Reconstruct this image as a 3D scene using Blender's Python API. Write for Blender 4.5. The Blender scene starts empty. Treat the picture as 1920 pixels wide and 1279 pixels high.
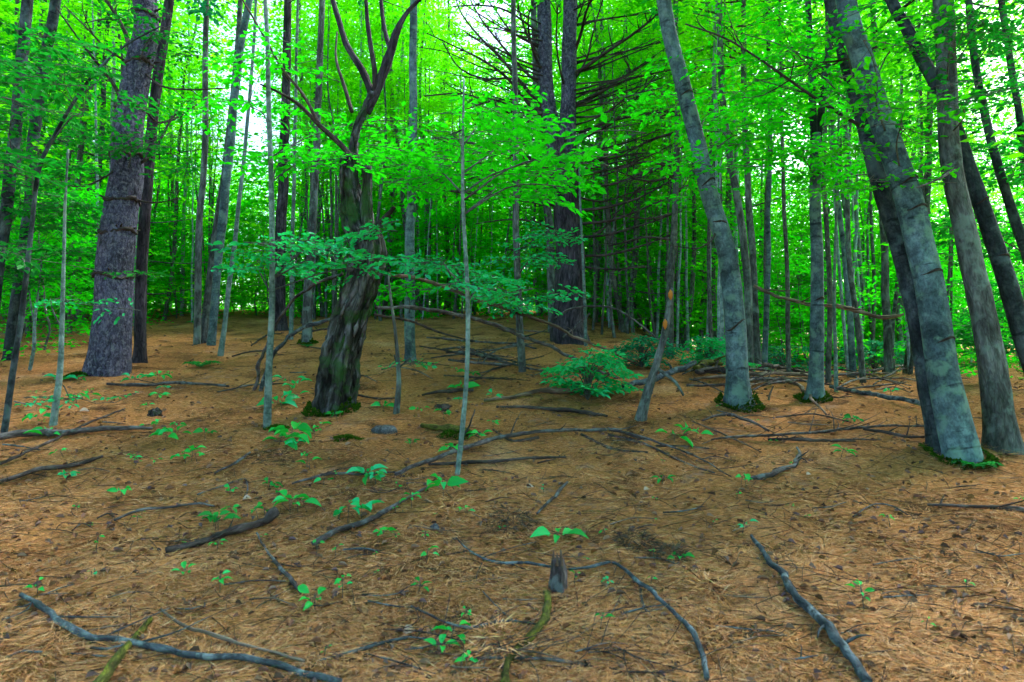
import bpy, math, random
import numpy as np
from mathutils import Vector

scene = bpy.context.scene
COL = scene.collection
R = math.radians
random.seed(7)
RNG = np.random.default_rng(11)

# ------------------------------------------------------------------ value noise
def _hash(ix, iy, iz, seed):
    h = (ix * 374761393 + iy * 668265263 + iz * 2147483647 + seed * 1274126177) & 0xFFFFFFFF
    h = ((h ^ (h >> 13)) * 1274126177) & 0xFFFFFFFF
    h = h ^ (h >> 16)
    return (h & 0xFFFF) / 65535.0

def vnoise(p, seed=0):
    """value noise in -1..1 for an (n,3) array"""
    p = np.asarray(p, float)
    i = np.floor(p).astype(np.int64)
    f = p - i
    f = f * f * (3 - 2 * f)
    out = 0
    for dx in (0, 1):
        wx = f[:, 0] if dx else 1 - f[:, 0]
        for dy in (0, 1):
            wy = f[:, 1] if dy else 1 - f[:, 1]
            for dz in (0, 1):
                wz = f[:, 2] if dz else 1 - f[:, 2]
                out = out + wx * wy * wz * _hash(i[:, 0] + dx, i[:, 1] + dy, i[:, 2] + dz, seed)
    return out * 2 - 1

def n2(x, y, s, seed=0):
    x = np.atleast_1d(np.asarray(x, float)); y = np.atleast_1d(np.asarray(y, float))
    return vnoise(np.stack([x * s, y * s, np.zeros_like(x) + .37], -1), seed)

# ------------------------------------------------------------------ terrain
_ky = np.array([-60, -10, 0, 3, 5.5, 8, 12, 18, 25, 32, 45, 60, 100, 400.])
_kz = np.array([-6, -1.4, -.22, .06, .58, 1.06, 1.64, 2.42, 3.0, 3.3, 3.5, 3.6, 3.6, 3.6])
_ty = np.arange(-60, 400, .25)
_tz = np.interp(_ty, _ky, _kz)
_k = np.hanning(13); _k /= _k.sum()
_tz = np.convolve(np.pad(_tz, 6, mode='edge'), _k, 'valid')

def sstep(a, b, x):
    t = np.clip((x - a) / (b - a), 0, 1)
    return t * t * (3 - 2 * t)

def gz(x, y, fine=True):
    x = np.atleast_1d(np.asarray(x, float)); y = np.atleast_1d(np.asarray(y, float))
    z = np.interp(y, _ty, _tz)
    w = sstep(1.2, 5.2, x - .10 * (y - 9))
    low = 1.02 + .012 * (y - 8)
    zr = np.where(z > low - .25, low - .25 + .25 * np.tanh((z - low + .25) / .25 * .9), z)
    z = z * (1 - w) + np.minimum(z, zr) * w
    z = z + .05 * n2(x, y, .45, 3) + .11 * n2(x, y, .18, 4) * sstep(7, 16, y)
    if fine:
        z = z + .034 * n2(x, y, 1.9, 5) + .022 * n2(x, y, 5.0, 6)
    return z

def gz1(x, y):
    return float(gz(x, y)[0])

# ------------------------------------------------------------------ camera
CAM = np.array([0, 0, 1.45])
PITCH = R(1.0)
FPX = 1280.0
def ray(px, py):
    a = (px - 960) / FPX; b = (639.5 - py) / FPX
    return np.array([a, math.cos(PITCH) - b * math.sin(PITCH), math.sin(PITCH) + b * math.cos(PITCH)])

def pt(px, py, Y):
    """world point at distance Y in front of the camera on the line of a photo pixel"""
    d = ray(px, py)
    return CAM + d * (Y / d[1])

_marchY = np.concatenate([np.arange(1.2, 15, .04), np.arange(15, 70, .2)])
def at(px, py):
    """where the line of a photo pixel meets the ground"""
    d = ray(px, py)
    P = CAM[None] + d[None] * (_marchY / d[1])[:, None]
    below = P[:, 2] < gz(P[:, 0], P[:, 1])
    k = int(np.argmax(below)) if below.any() else int(np.argmin(P[:, 2] - gz(P[:, 0], P[:, 1])))
    p = P[k].copy(); p[2] = gz1(p[0], p[1])
    return p

# ------------------------------------------------------------------ mesh helpers
class MB:
    def __init__(s):
        s.v = []; s.f = []; s.b = []; s.n = 0
    def add(s, v, faces, bark=None):
        v = np.asarray(v, float)
        s.v.append(v)
        s.b.append(np.zeros_like(v) if bark is None else bark)
        for f in faces:
            s.f.append(np.asarray(f, np.int64) + s.n)
        s.n += len(v)
    def build(s, name, mat, parent=None, loc=None, smooth=True, mesh_only=False):
        v = np.concatenate(s.v) if s.v else np.zeros((0, 3))
        loc = np.zeros(3) if loc is None else np.asarray(loc, float)
        v = v - loc
        me = bpy.data.meshes.new(name)
        me.vertices.add(len(v)); me.vertices.foreach_set('co', v.astype(np.float32).ravel())
        idx = np.concatenate([f.ravel() for f in s.f]); 
        tot = np.concatenate([np.full(len(f), f.shape[1]) for f in s.f])
        start = np.concatenate([[0], np.cumsum(tot)[:-1]])
        me.loops.add(len(idx)); me.loops.foreach_set('vertex_index', idx.astype(np.int32))
        me.polygons.add(len(tot)); me.polygons.foreach_set('loop_start', start.astype(np.int32))
        me.polygons.foreach_set('use_smooth', np.full(len(tot), smooth))
        a = me.attributes.new('bark', 'FLOAT_VECTOR', 'POINT')
        a.data.foreach_set('vector', np.concatenate(s.b).astype(np.float32).ravel())
        me.update(calc_edges=True)
        me.materials.append(mat)
        if mesh_only: return me
        return link(name, me, parent, loc if parent is None else None)

def link(name, data, parent=None, loc=None):
    o = bpy.data.objects.new(name, data)
    COL.objects.link(o)
    if parent is not None: o.parent = parent
    if loc is not None: o.location = loc
    return o

def tag(o, label=None, cat=None, group=None, kind=None):
    if label: o['label'] = label
    if cat: o['category'] = cat
    if group: o['group'] = group
    if kind: o['kind'] = kind
    return o

def thing(name, label, cat, loc, group=None):
    o = bpy.data.objects.new(name, None); COL.objects.link(o)
    o.empty_display_size = .2
    o.location = loc
    return tag(o, label, cat, group)

def copy_tree(o, parent=None):
    c = o.copy(); COL.objects.link(c)
    if parent is not None: c.parent = parent
    for ch in list(o.children):
        copy_tree(ch, c)
    return c

def catmull(P, n):
    """resample a polyline with a Catmull-Rom spline into n points (any number of columns)"""
    P = np.asarray(P, float)
    if len(P) < 3:
        t = np.linspace(0, 1, n)[:, None]
        return P[0] * (1 - t) + P[-1] * t
    seg = np.linalg.norm(np.diff(P[:, :3], axis=0), axis=1)
    s = np.concatenate([[0], np.cumsum(seg)])
    Q = np.vstack([2 * P[0] - P[1], P, 2 * P[-1] - P[-2]])
    u = np.linspace(0, s[-1], n)
    k = np.clip(np.searchsorted(s, u, 'right') - 1, 0, len(P) - 2)
    t = ((u - s[k]) / np.maximum(seg[k], 1e-9))[:, None]
    p0, p1, p2, p3 = Q[k], Q[k + 1], Q[k + 2], Q[k + 3]
    return .5 * (2 * p1 + (p2 - p0) * t + (2 * p0 - 5 * p1 + 4 * p2 - p3) * t * t + (3 * p1 - p0 - 3 * p2 + p3) * t ** 3)

def tube(mb, P, rad, sides=8, rough=0., rfreq=3., rz=.25, seed=0, cap=True, res=None, lobes=None):
    """P (n,3) axis, rad (n,) radii; rough = relative bumpiness"""
    P = np.asarray(P, float); rad = np.broadcast_to(np.asarray(rad, float), (len(P),)).copy()
    if res:
        PR = catmull(np.column_stack([P, rad]), res)
        P, rad = PR[:, :3], np.maximum(PR[:, 3], .0008)
    n = len(P)
    T = np.gradient(P, axis=0); T /= np.maximum(np.linalg.norm(T, axis=1, keepdims=True), 1e-9)
    ref = np.array([1, 0, 0.]) if abs(T[:, 0].mean()) < .75 else np.array([0, 1, 0.])
    U = ref - T * (T @ ref)[:, None]; U /= np.linalg.norm(U, axis=1, keepdims=True)
    V = np.cross(T, U)
    ang = np.linspace(0, 2 * np.pi, sides, endpoint=False)
    L = np.concatenate([[0], np.cumsum(np.linalg.norm(np.diff(P, axis=0), axis=1))])
    ca, sa = np.cos(ang), np.sin(ang)
    bark = np.stack([np.outer(rad, ca), np.outer(rad, sa), np.repeat(L[:, None], sides, 1)], -1)
    rr = np.repeat(rad[:, None], sides, 1)
    if rough:
        q = bark.reshape(-1, 3).copy(); q[:, :2] *= rfreq / max(rad.max(), 1e-3) * .5; q[:, 2] *= rfreq * rz / max(rad.max(), 1e-3) * .5
        nz = vnoise(q + seed * 7.3, seed) + .5 * vnoise(q * 2.1 + 3, seed + 1)
        rr = rr * (1 + rough * nz.reshape(n, sides))
    if lobes is not None:
        rr = rr * (1 + lobes(ang[None, :], L[:, None]))
    X = P[:, None] + rr[..., None] * (U[:, None] * ca[None, :, None] + V[:, None] * sa[None, :, None])
    X = X.reshape(-1, 3)
    i = np.arange(n - 1)[:, None] * sides; j = np.arange(sides)[None]; j2 = (j + 1) % sides
    quads = np.stack([i + j, i + j2, i + sides + j2, i + sides + j], -1).reshape(-1, 4)
    faces = [quads]
    bk = bark.reshape(-1, 3) + seed * np.array([1.7, .9, 3.1])
    if cap:
        X = np.vstack([X, P[0], P[-1]]); bk = np.vstack([bk, bk[0], bk[-1]])
        a, b = n * sides, n * sides + 1
        jj = np.arange(sides); k2 = (jj + 1) % sides
        faces.append(np.stack([np.full(sides, a), k2, jj], -1))
        faces.append(np.stack([np.full(sides, b), (n - 1) * sides + jj, (n - 1) * sides + k2], -1))
    mb.add(X, faces, bk)
    return P, rad

def leaves(mb, P, D, N, S, ratio=.6, detail=1, fold=.12, shift=None):
    """leaf blades: base P, direction D, normal N, length S"""
    if len(P) == 0: return
    D = D / np.maximum(np.linalg.norm(D, axis=1, keepdims=True), 1e-9)
    B = np.cross(N, D); B /= np.maximum(np.linalg.norm(B, axis=1, keepdims=True), 1e-9)
    N = np.cross(D, B)
    S = np.broadcast_to(np.asarray(S, float), (len(P),))[:, None]
    h = S * ratio * .5
    m = len(P); o = np.arange(m)[:, None]
    if detail == 0:
        v = np.stack([P, P + S * .42 * D + h * B, P + S * D, P + S * .42 * D - h * B], 1)
        mb.add(v.reshape(-1, 3), [o * 4 + np.array([[0, 1, 2, 3]])])
    elif detail == 1:
        up = N * S * fold
        v = np.stack([P, P + S * .25 * D + h * .85 * B + up, P + S * .62 * D + h * .9 * B + up * .8, P + S * D - up * .4,
                      P + S * .62 * D - h * .9 * B + up * .8, P + S * .25 * D - h * .85 * B + up], 1)
        mb.add(v.reshape(-1, 3), [o * 6 + np.array([[0, 1, 2, 3]]), o * 6 + np.array([[0, 3, 4, 5]])])
    else:      # seedling leaf with a rounded blade, folded along the midrib and bent down at the tip
        up = N * S * fold
        ts = [0, .15, .35, .6, .82, 1.0]; ws = [.04, .62, 1.0, .92, .5, .02]; dz = [0, .02, .04, .02, -.06, -.16]
        rows = []
        for t, w, d in zip(ts, ws, dz):
            c = P + S * t * D + N * S * d
            rows += [c + h * w * B + up * w, c, c - h * w * B + up * w]
        v = np.stack(rows, 1)
        fs = []
        for k in range(5):
            a = 3 * k
            fs.append(o * 18 + np.array([[a, a + 1, a + 4, a + 3]])); fs.append(o * 18 + np.array([[a + 1, a + 2, a + 5, a + 4]]))
        mb.add(v.reshape(-1, 3), fs)

UP = np.array([0, 0, 1.])
def unit(v):
    v = np.asarray(v, float); return v / max(np.linalg.norm(v), 1e-9)

def spray(mt, ml, start, d, L, W, leaf=.09, nt=9, ns=5, rng=RNG, droop=.18, tilt=.35, drop=.15, twig_r=.004, detail=1, ratio=.58, twigs=True):
    """one flat leafy spray: main twig, alternate side twigs, alternate leaves; twigs to mt, leaves to ml"""
    d = unit(d)
    side = np.cross(d, UP); 
    side = unit(side) if np.linalg.norm(side) > 1e-3 else np.array([1., 0, 0])
    roll = rng.normal(0, .25)
    side = side * math.cos(roll) + UP * math.sin(roll)
    bend = rng.normal(0, .12)
    def axis(t):
        t = np.asarray(t)[..., None]
        return start + d * L * t + side * (bend * L * t * t) - UP * (droop * L * t * t)
    t = (np.arange(nt) + rng.uniform(.1, .9, nt)) / nt
    t = .08 + .92 * t
    sgn = np.where(np.arange(nt) % 2 == 0, 1., -1.)
    w = W * (np.sin(np.pi * (t * .82 + .16)) ** .7 * .8 + .15) * rng.uniform(.75, 1.2, nt)
    sd = side[None] * sgn[:, None] * .82 + d[None] * rng.uniform(.35, .7, nt)[:, None] + UP[None] * rng.normal(0, .10, nt)[:, None]
    sd /= np.linalg.norm(sd, axis=1, keepdims=True)
    A = axis(t)
    s = (np.arange(ns) + .6) / ns
    PP = A[:, None] + sd[:, None] * (w[:, None] * s[None])[..., None] - UP * (.12 * w[:, None] * s[None] ** 2)[..., None]
    az = np.where(np.arange(ns) % 2 == 0, 1., -1.)[None] * rng.uniform(.3, 1.0, (nt, ns))
    az[:, -1] *= .2
    cr = np.cross(np.broadcast_to(UP, sd.shape), sd)
    D = sd[:, None] * np.cos(az)[..., None] + cr[:, None] * np.sin(az)[..., None]
    P = PP.reshape(-1, 3); D = D.reshape(-1, 3)
    # leaves straight on the main twig too
    tm = rng.uniform(.15, 1.0, max(3, nt // 2)); Pm = axis(tm)
    Dm = d[None] + side[None] * rng.normal(0, .9, (len(tm), 1))
    P = np.vstack([P, Pm]); D = np.vstack([D, Dm])
    keep = rng.random(len(P)) > drop
    P, D = P[keep], D[keep]
    P = P + rng.normal(0, .012, P.shape)
    D = D + UP * rng.normal(-.18, .2, (len(P), 1))
    N = UP + rng.normal(0, tilt, (len(P), 3))
    S = leaf * rng.uniform(.7, 1.25, len(P))
    leaves(ml, P, D, N, S, ratio, detail)
    if twigs:
        tube(mt, axis(np.linspace(0, 1, 5)), np.linspace(twig_r, twig_r * .35, 5), 4, cap=False)
        if twig_r >= .0035:
            for k in range(0, nt, 1):
                tube(mt, np.stack([A[k], PP[k, ns // 2], PP[k, -1]]), [twig_r * .5, twig_r * .4, twig_r * .25], 3, cap=False)

# ------------------------------------------------------------------ materials
def newmat(name):
    m = bpy.data.materials.new(name); m.use_nodes = True
    nt = m.node_tree; nt.nodes.clear()
    return m, nt
def N(nt, t, **kw):
    n = nt.nodes.new(t)
    for k, v in kw.items():
        if k in n.inputs: n.inputs[k].default_value = v
        else: setattr(n, k, v)
    return n
def ramp(nt, stops, interp='LINEAR'):
    n = nt.nodes.new('ShaderNodeValToRGB'); cr = n.color_ramp; cr.interpolation = interp
    while len(cr.elements) < len(stops): cr.elements.new(.5)
    for e, (p, c) in zip(cr.elements, stops):
        e.position = p; e.color = (*c, 1)
    return n
def mixc(nt, a, b, fac, mode='MIX'):
    n = nt.nodes.new('ShaderNodeMix'); n.data_type = 'RGBA'; n.blend_type = mode
    for sock, v in ((n.inputs[0], fac), (n.inputs[6], a), (n.inputs[7], b)):
        if hasattr(v, 'links'): nt.links.new(v, sock)
        else: sock.default_value = v if not isinstance(v, tuple) else (*v, 1)
    return n.outputs[2]
def noise(nt, vec, scale, detail=4, rough=.55, dist=0.):
    n = N(nt, 'ShaderNodeTexNoise', Scale=scale, Detail=detail, Roughness=rough, Distortion=dist)
    nt.links.new(vec, n.inputs['Vector']); return n
def mapping(nt, vec, scale=(1, 1, 1), rot=(0, 0, 0), loc=(0, 0, 0)):
    n = N(nt, 'ShaderNodeMapping'); n.inputs['Scale'].default_value = scale
    n.inputs['Rotation'].default_value = rot; n.inputs['Location'].default_value = loc
    nt.links.new(vec, n.inputs['Vector']); return n.outputs[0]

def leaf_mat(name, cols, trans=.5, tcol=None, gloss=.008):
    """cols: list of leaf colours picked at random per leaf; tcol: colour of the light that passes through"""
    m, nt = newmat(name)
    g = N(nt, 'ShaderNodeNewGeometry')
    rp = ramp(nt, [(i / max(1, len(cols) - 1), c) for i, c in enumerate(cols)])
    nt.links.new(g.outputs['Random Per Island'], rp.inputs[0])
    di = N(nt, 'ShaderNodeBsdfDiffuse'); nt.links.new(rp.outputs[0], di.inputs['Color'])
    tr = N(nt, 'ShaderNodeBsdfTranslucent')
    if tcol:
        c = mixc(nt, rp.outputs[0], tcol, .65); nt.links.new(c, tr.inputs['Color'])
    else:
        nt.links.new(rp.outputs[0], tr.inputs['Color'])
    mx = N(nt, 'ShaderNodeMixShader'); mx.inputs[0].default_value = trans
    nt.links.new(di.outputs[0], mx.inputs[1]); nt.links.new(tr.outputs[0], mx.inputs[2])
    gl = N(nt, 'ShaderNodeBsdfGlossy', Roughness=.45); gl.inputs['Color'].default_value = (.8, .9, 1, 1)
    m2 = N(nt, 'ShaderNodeMixShader'); m2.inputs[0].default_value = gloss
    nt.links.new(mx.outputs[0], m2.inputs[1]); nt.links.new(gl.outputs[0], m2.inputs[2])
    out = N(nt, 'ShaderNodeOutputMaterial'); nt.links.new(m2.outputs[0], out.inputs[0])
    return m

def bark_mat(name, dark, mid, light, spots=None, zs=.25, scale=14, bump=.5, spot_amt=.5, bands=0, rough=.85, spot_scale=5, dist=.02, scars=0):
    m, nt = newmat(name)
    at_ = N(nt, 'ShaderNodeAttribute', attribute_name='bark')
    v = mapping(nt, at_.outputs['Vector'], (1, 1, zs))
    n1 = noise(nt, v, scale, 6, .65, .3)
    vor = N(nt, 'ShaderNodeTexVoronoi', feature='DISTANCE_TO_EDGE', Scale=scale * 1.3)
    wob = noise(nt, v, scale * .8, 3)
    wv = N(nt, 'ShaderNodeVectorMath', operation='MULTIPLY_ADD'); wv.inputs[1].default_value = (.09, .09, .09)
    nt.links.new(wob.outputs['Color'], wv.inputs[0]); nt.links.new(v, wv.inputs[2])
    nt.links.new(wv.outputs[0], vor.inputs['Vector'])
    rp = ramp(nt, [(.34, dark), (.5, mid), (.66, light)]); nt.links.new(n1.outputs[0], rp.inputs[0])
    col = rp.outputs[0]
    cr = ramp(nt, [(0, (.35, .35, .35)), (.12, (1, 1, 1))]); nt.links.new(vor.outputs['Distance'], cr.inputs[0])
    fac = min(1, bump)
    col = mixc(nt, col, cr.outputs[0], fac, 'MULTIPLY')
    big = noise(nt, at_.outputs['Vector'], 2.2, 4)
    bg = ramp(nt, [(.32, (.48, .50, .48)), (.68, (1.4, 1.4, 1.4))]); nt.links.new(big.outputs[0], bg.inputs[0])
    col = mixc(nt, col, bg.outputs[0], 1.0, 'MULTIPLY')
    if bands:
        vb = mapping(nt, at_.outputs['Vector'], (1.2, 1.2, bands))
        nb = noise(nt, vb, 3, 4, .7)
        rb = ramp(nt, [(.36, (.5, .5, .52)), (.5, (1, 1, 1))]); nt.links.new(nb.outputs[0], rb.inputs[0])
        col = mixc(nt, col, rb.outputs[0], .6, 'MULTIPLY')
    if scars:
        vs_ = mapping(nt, at_.outputs['Vector'], (1.0, 1.0, 7))
        nb = noise(nt, vs_, 2.6, 2, .5, .2)
        rb = ramp(nt, [(.30, (.22, .22, .24)), (.36, (1, 1, 1))]); nt.links.new(nb.outputs[0], rb.inputs[0])
        col = mixc(nt, col, rb.outputs[0], scars, 'MULTIPLY')
        fine = noise(nt, mapping(nt, at_.outputs['Vector'], (1, 1, .6)), 55, 4, .7)
        rf = ramp(nt, [(.36, (.6, .6, .62)), (.5, (1, 1, 1)), (.66, (1.35, 1.35, 1.3))]); nt.links.new(fine.outputs[0], rf.inputs[0])
        col = mixc(nt, col, rf.outputs[0], .8, 'MULTIPLY')
    if spots:
        ns = noise(nt, at_.outputs['Vector'], spot_scale, 5, .6)
        rs = ramp(nt, [(.52, (0, 0, 0)), (.62, (1, 1, 1))]); nt.links.new(ns.outputs[0], rs.inputs[0])
        mu = N(nt, 'ShaderNodeMath', operation='MULTIPLY'); mu.inputs[1].default_value = spot_amt
        nt.links.new(rs.outputs[0], mu.inputs[0])
        col = mixc(nt, col, spots, mu.outputs[0])
    b = N(nt, 'ShaderNodeBsdfPrincipled', Roughness=rough); nt.links.new(col, b.inputs['Base Color'])
    b.inputs['Specular IOR Level'].default_value = .12
    bh = N(nt, 'ShaderNodeMath', operation='ADD'); nt.links.new(n1.outputs[0], bh.inputs[0]); 
    mn = N(nt, 'ShaderNodeMath', operation='MINIMUM'); mn.inputs[1].default_value = .15
    nt.links.new(vor.outputs['Distance'], mn.inputs[0]); nt.links.new(mn.outputs[0], bh.inputs[1])
    bp = N(nt, 'ShaderNodeBump', Strength=bump, Distance=dist); nt.links.new(bh.outputs[0], bp.inputs['Height'])
    nt.links.new(bp.outputs[0], b.inputs['Normal'])
    out = N(nt, 'ShaderNodeOutputMaterial'); nt.links.new(b.outputs[0], out.inputs[0])
    return m

def island_mat(name, cols, rough=.8, trans=0):
    m, nt = newmat(name)
    g = N(nt, 'ShaderNodeNewGeometry')
    rp = ramp(nt, [(i / max(1, len(cols) - 1), c) for i, c in enumerate(cols)])
    nt.links.new(g.outputs['Random Per Island'], rp.inputs[0])
    b = N(nt, 'ShaderNodeBsdfPrincipled', Roughness=rough); nt.links.new(rp.outputs[0], b.inputs['Base Color'])
    b.inputs['Specular IOR Level'].default_value = .04
    out = N(nt, 'ShaderNodeOutputMaterial'); nt.links.new(b.outputs[0], out.inputs[0])
    return m

def ground_mat():
    m, nt = newmat('pine_needle_floor')
    tc = N(nt, 'ShaderNodeTexCoord'); v = tc.outputs['Object']
    big = noise(nt, v, .9, 5, .6, .4)
    base = ramp(nt, [(.25, (.20, .11, .05)), (.42, (.36, .18, .078)), (.56, (.51, .25, .105)), (.72, (.57, .34, .20))])
    nt.links.new(big.outputs[0], base.inputs[0])
    col = base.outputs[0]
    hs = []
    for k, (ang, sc) in enumerate(((12, 26), (-35, 30), (70, 24), (-75, 34))):
        vm = mapping(nt, v, (1, 6.5, 1), (0, 0, R(ang)), (k * 3.1, k, 0))
        n = noise(nt, vm, sc, 3, .6, .5)
        r = ramp(nt, [(.38, (.25, .22, .21)), (.5, (.95, .95, .95)), (.64, (1.6, 1.45, 1.35))]); nt.links.new(n.outputs[0], r.inputs[0])
        col = mixc(nt, col, r.outputs[0], .5, 'MULTIPLY'); hs.append(n.outputs[0])
    # dark patches, part duff and part painted shade of hollows; olive moss patches
    n = noise(nt, v, 1.7, 6, .62, .6); r = ramp(nt, [(.53, (0, 0, 0)), (.66, (.9, .9, .9))]); nt.links.new(n.outputs[0], r.inputs[0])
    col = mixc(nt, col, (.075, .042, .022), r.outputs[0])
    n = noise(nt, mapping(nt, v, loc=(7, 3, 0)), .55, 4, .6); r = ramp(nt, [(.60, (0, 0, 0)), (.74, (.5, .5, .5))]); nt.links.new(n.outputs[0], r.inputs[0])
    col = mixc(nt, col, (.13, .12, .02), r.outputs[0])
    n = noise(nt, mapping(nt, v, loc=(1, 9, 0)), 3.1, 5, .7); r = ramp(nt, [(.60, (0, 0, 0)), (.68, (.55, .55, .55))]); nt.links.new(n.outputs[0], r.inputs[0])
    col = mixc(nt, col, (.26, .18, .17), r.outputs[0])
    b = N(nt, 'ShaderNodeBsdfPrincipled', Roughness=.95); nt.links.new(col, b.inputs['Base Color'])
    b.inputs['Specular IOR Level'].default_value = .02
    s = hs[0]
    for h in hs[1:]:
        a = N(nt, 'ShaderNodeMath', operation='ADD'); nt.links.new(s, a.inputs[0]); nt.links.new(h, a.inputs[1]); s = a.outputs[0]
    bp = N(nt, 'ShaderNodeBump', Strength=.9, Distance=.02); nt.links.new(s, bp.inputs['Height']); nt.links.new(bp.outputs[0], b.inputs['Normal'])
    out = N(nt, 'ShaderNodeOutputMaterial'); nt.links.new(b.outputs[0], out.inputs[0])
    return m

M = {}
M['ground'] = ground_mat()
M['pine'] = bark_mat('pine_bark', (.030, .030, .055), (.075, .075, .14), (.13, .13, .22), zs=.42, scale=26, bump=1.0, spots=(.20, .20, .27), spot_amt=.55, spot_scale=22, dist=.03)
M['pine_dark'] = bark_mat('dark_pine_bark', (.014, .012, .018), (.040, .034, .048), (.085, .075, .10), zs=.22, scale=16, bump=.8)
M['beech'] = bark_mat('beech_bark', (.036, .064, .082), (.072, .124, .155), (.13, .205, .245), spots=(.13, .24, .20), spot_amt=.6, zs=.8, scale=9, bump=.25, bands=4, scars=.8, spot_scale=7)
M['beech_dark'] = bark_mat('dark_beech_bark', (.012, .018, .024), (.030, .042, .054), (.065, .085, .10), spots=(.09, .14, .16), spot_amt=.5, zs=.5, scale=10, bump=.4, bands=4, scars=.7)
M['maple'] = bark_mat('maple_bark', (.035, .038, .04), (.08, .092, .10), (.15, .175, .19), spots=(.16, .23, .23), spot_amt=.6, zs=.25, scale=18, bump=.6)
M['snag'] = bark_mat('dead_bark', (.008, .008, .009), (.05, .052, .055), (.21, .22, .28), spots=(.03, .085, .025), spot_amt=.85, zs=.25, scale=11, bump=1.0, spot_scale=3.5, dist=.10)
M['stem'] = bark_mat('sapling_bark', (.05, .085, .085), (.10, .16, .16), (.17, .25, .26), spots=(.26, .32, .33), spot_amt=.4, zs=.7, scale=30, bump=.15, bands=14)
M['pole'] = bark_mat('pole_bark', (.09, .14, .16), (.17, .25, .29), (.27, .37, .42), spots=(.34, .42, .44), spot_amt=.4, zs=.6, scale=16, bump=.2, bands=4)  # lighter copy of the sapling bark, light on the poles put into its colour
M['stem_dark'] = bark_mat('dark_sapling_bark', (.03, .035, .035), (.075, .085, .085), (.14, .16, .16), zs=.5, scale=25, bump=.3)
M['dead'] = bark_mat('dead_branch_bark', (.022, .017, .018), (.05, .04, .042), (.11, .09, .095), zs=.3, scale=30, bump=.5)
M['stick'] = bark_mat('fallen_stick_bark', (.02, .018, .022), (.065, .055, .062), (.15, .13, .14), spots=(.16, .20, .23), spot_amt=.5, zs=.3, scale=28, bump=.5, spot_scale=9)
M['lichen'] = bark_mat('lichen_stick_bark', (.018, .022, .03), (.048, .062, .082), (.10, .13, .165), spots=(.20, .26, .30), spot_amt=.55, zs=.4, scale=22, bump=.5, spot_scale=12)
M['tan'] = bark_mat('bare_wood', (.05, .036, .03), (.125, .09, .075), (.25, .195, .17), zs=.15, scale=26, bump=.4)
M['mosslog'] = bark_mat('mossy_bark', (.025, .024, .012), (.075, .078, .018), (.15, .15, .02), zs=.5, scale=24, bump=.7)
M['twig'] = island_mat('twig', [(.03, .025, .02), (.07, .055, .045), (.05, .045, .04)])
G = dict(
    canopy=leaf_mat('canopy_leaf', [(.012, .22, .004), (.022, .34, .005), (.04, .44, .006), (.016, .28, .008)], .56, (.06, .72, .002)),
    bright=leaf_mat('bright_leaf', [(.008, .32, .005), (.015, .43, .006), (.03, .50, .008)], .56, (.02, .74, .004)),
    dark=leaf_mat('painted_shade_leaf', [(.006, .11, .018), (.009, .16, .02), (.015, .21, .016)], .42, (.006, .34, .014)),  # darker leaf copy; shade at the frame's edges put into its colour
    teal=leaf_mat('understory_leaf', [(.007, .28, .075), (.010, .40, .14), (.02, .48, .23), (.012, .36, .06)], .40, (.012, .60, .07), .02),
    seedling=leaf_mat('seedling_leaf', [(.008, .26, .03), (.01, .40, .08), (.03, .42, .05), (.015, .48, .15), (.05, .36, .02)], .35, (.02, .55, .03), .015),
    hemlock=leaf_mat('hemlock_needle', [(.008, .14, .06), (.012, .22, .10), (.016, .30, .16)], .25, (.01, .3, .08), .015),
    fern=leaf_mat('fern_frond', [(.012, .20, .03), (.02, .30, .05), (.03, .36, .06)], .4),
    moss=leaf_mat('moss', [(.015, .05, .006), (.03, .08, .008), (.06, .12, .01)], .2, gloss=0),
    far=leaf_mat('far_leaf', [(.03, .40, .004), (.07, .52, .005), (.15, .58, .006)], .62, (.16, .80, .002)),
)
M['needles'] = island_mat('dry_needle', [(.62, .28, .10), (.38, .165, .065), (.72, .42, .20), (.09, .042, .027), (.65, .30, .11), (.50, .27, .15), (.15, .07, .042), (.72, .46, .28), (.52, .20, .075), (.25, .105, .05), (.12, .06, .035)])
M['deadleaf'] = island_mat('dead_leaf', [(.16, .08, .05), (.22, .12, .09), (.07, .04, .03), (.26, .17, .13), (.12, .08, .10), (.22, .10, .035), (.05, .03, .025)])
M['stone'] = bark_mat('stone', (.03, .033, .045), (.07, .075, .10), (.15, .155, .19), scale=18, zs=1, bump=.5)
M['fungus'] = island_mat('fungus', [(.46, .17, .035), (.40, .15, .03)])
M['pale'] = island_mat('pale_leaf', [(.36, .27, .2), (.33, .26, .23)])
# ================================================================== ground
def build_ground():
    xs = np.unique(np.concatenate([np.arange(-9, 9.01, .06), np.arange(-30, 30.1, .5), np.arange(-160, 161, 8.)]).round(3))
    ys = np.unique(np.concatenate([np.arange(1.2, 8, .05), np.arange(8, 14, .09), np.arange(-20, 60, .5), np.arange(60, 361, 10.)]).round(3))
    X, Y = np.meshgrid(xs, ys)
    x, y = X.ravel(), Y.ravel()
    z = gz(x, y)
    near = np.exp(-((x / 9) ** 2 + (y / 14) ** 2))
    z = z + near * (.007 * n2(x, y, 13, 8) + .006 * n2(x, y, 27, 9))
    nx, ny = len(xs), len(ys)
    i = np.arange(ny - 1)[:, None] * nx; j = np.arange(nx - 1)[None]
    q = np.stack([i + j, i + j + 1, i + nx + j + 1, i + nx + j], -1).reshape(-1, 4)
    mb = MB(); mb.add(np.stack([x, y, z], -1), [q])
    tag(mb.build('ground', M['ground']), kind='structure')
build_ground()

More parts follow.
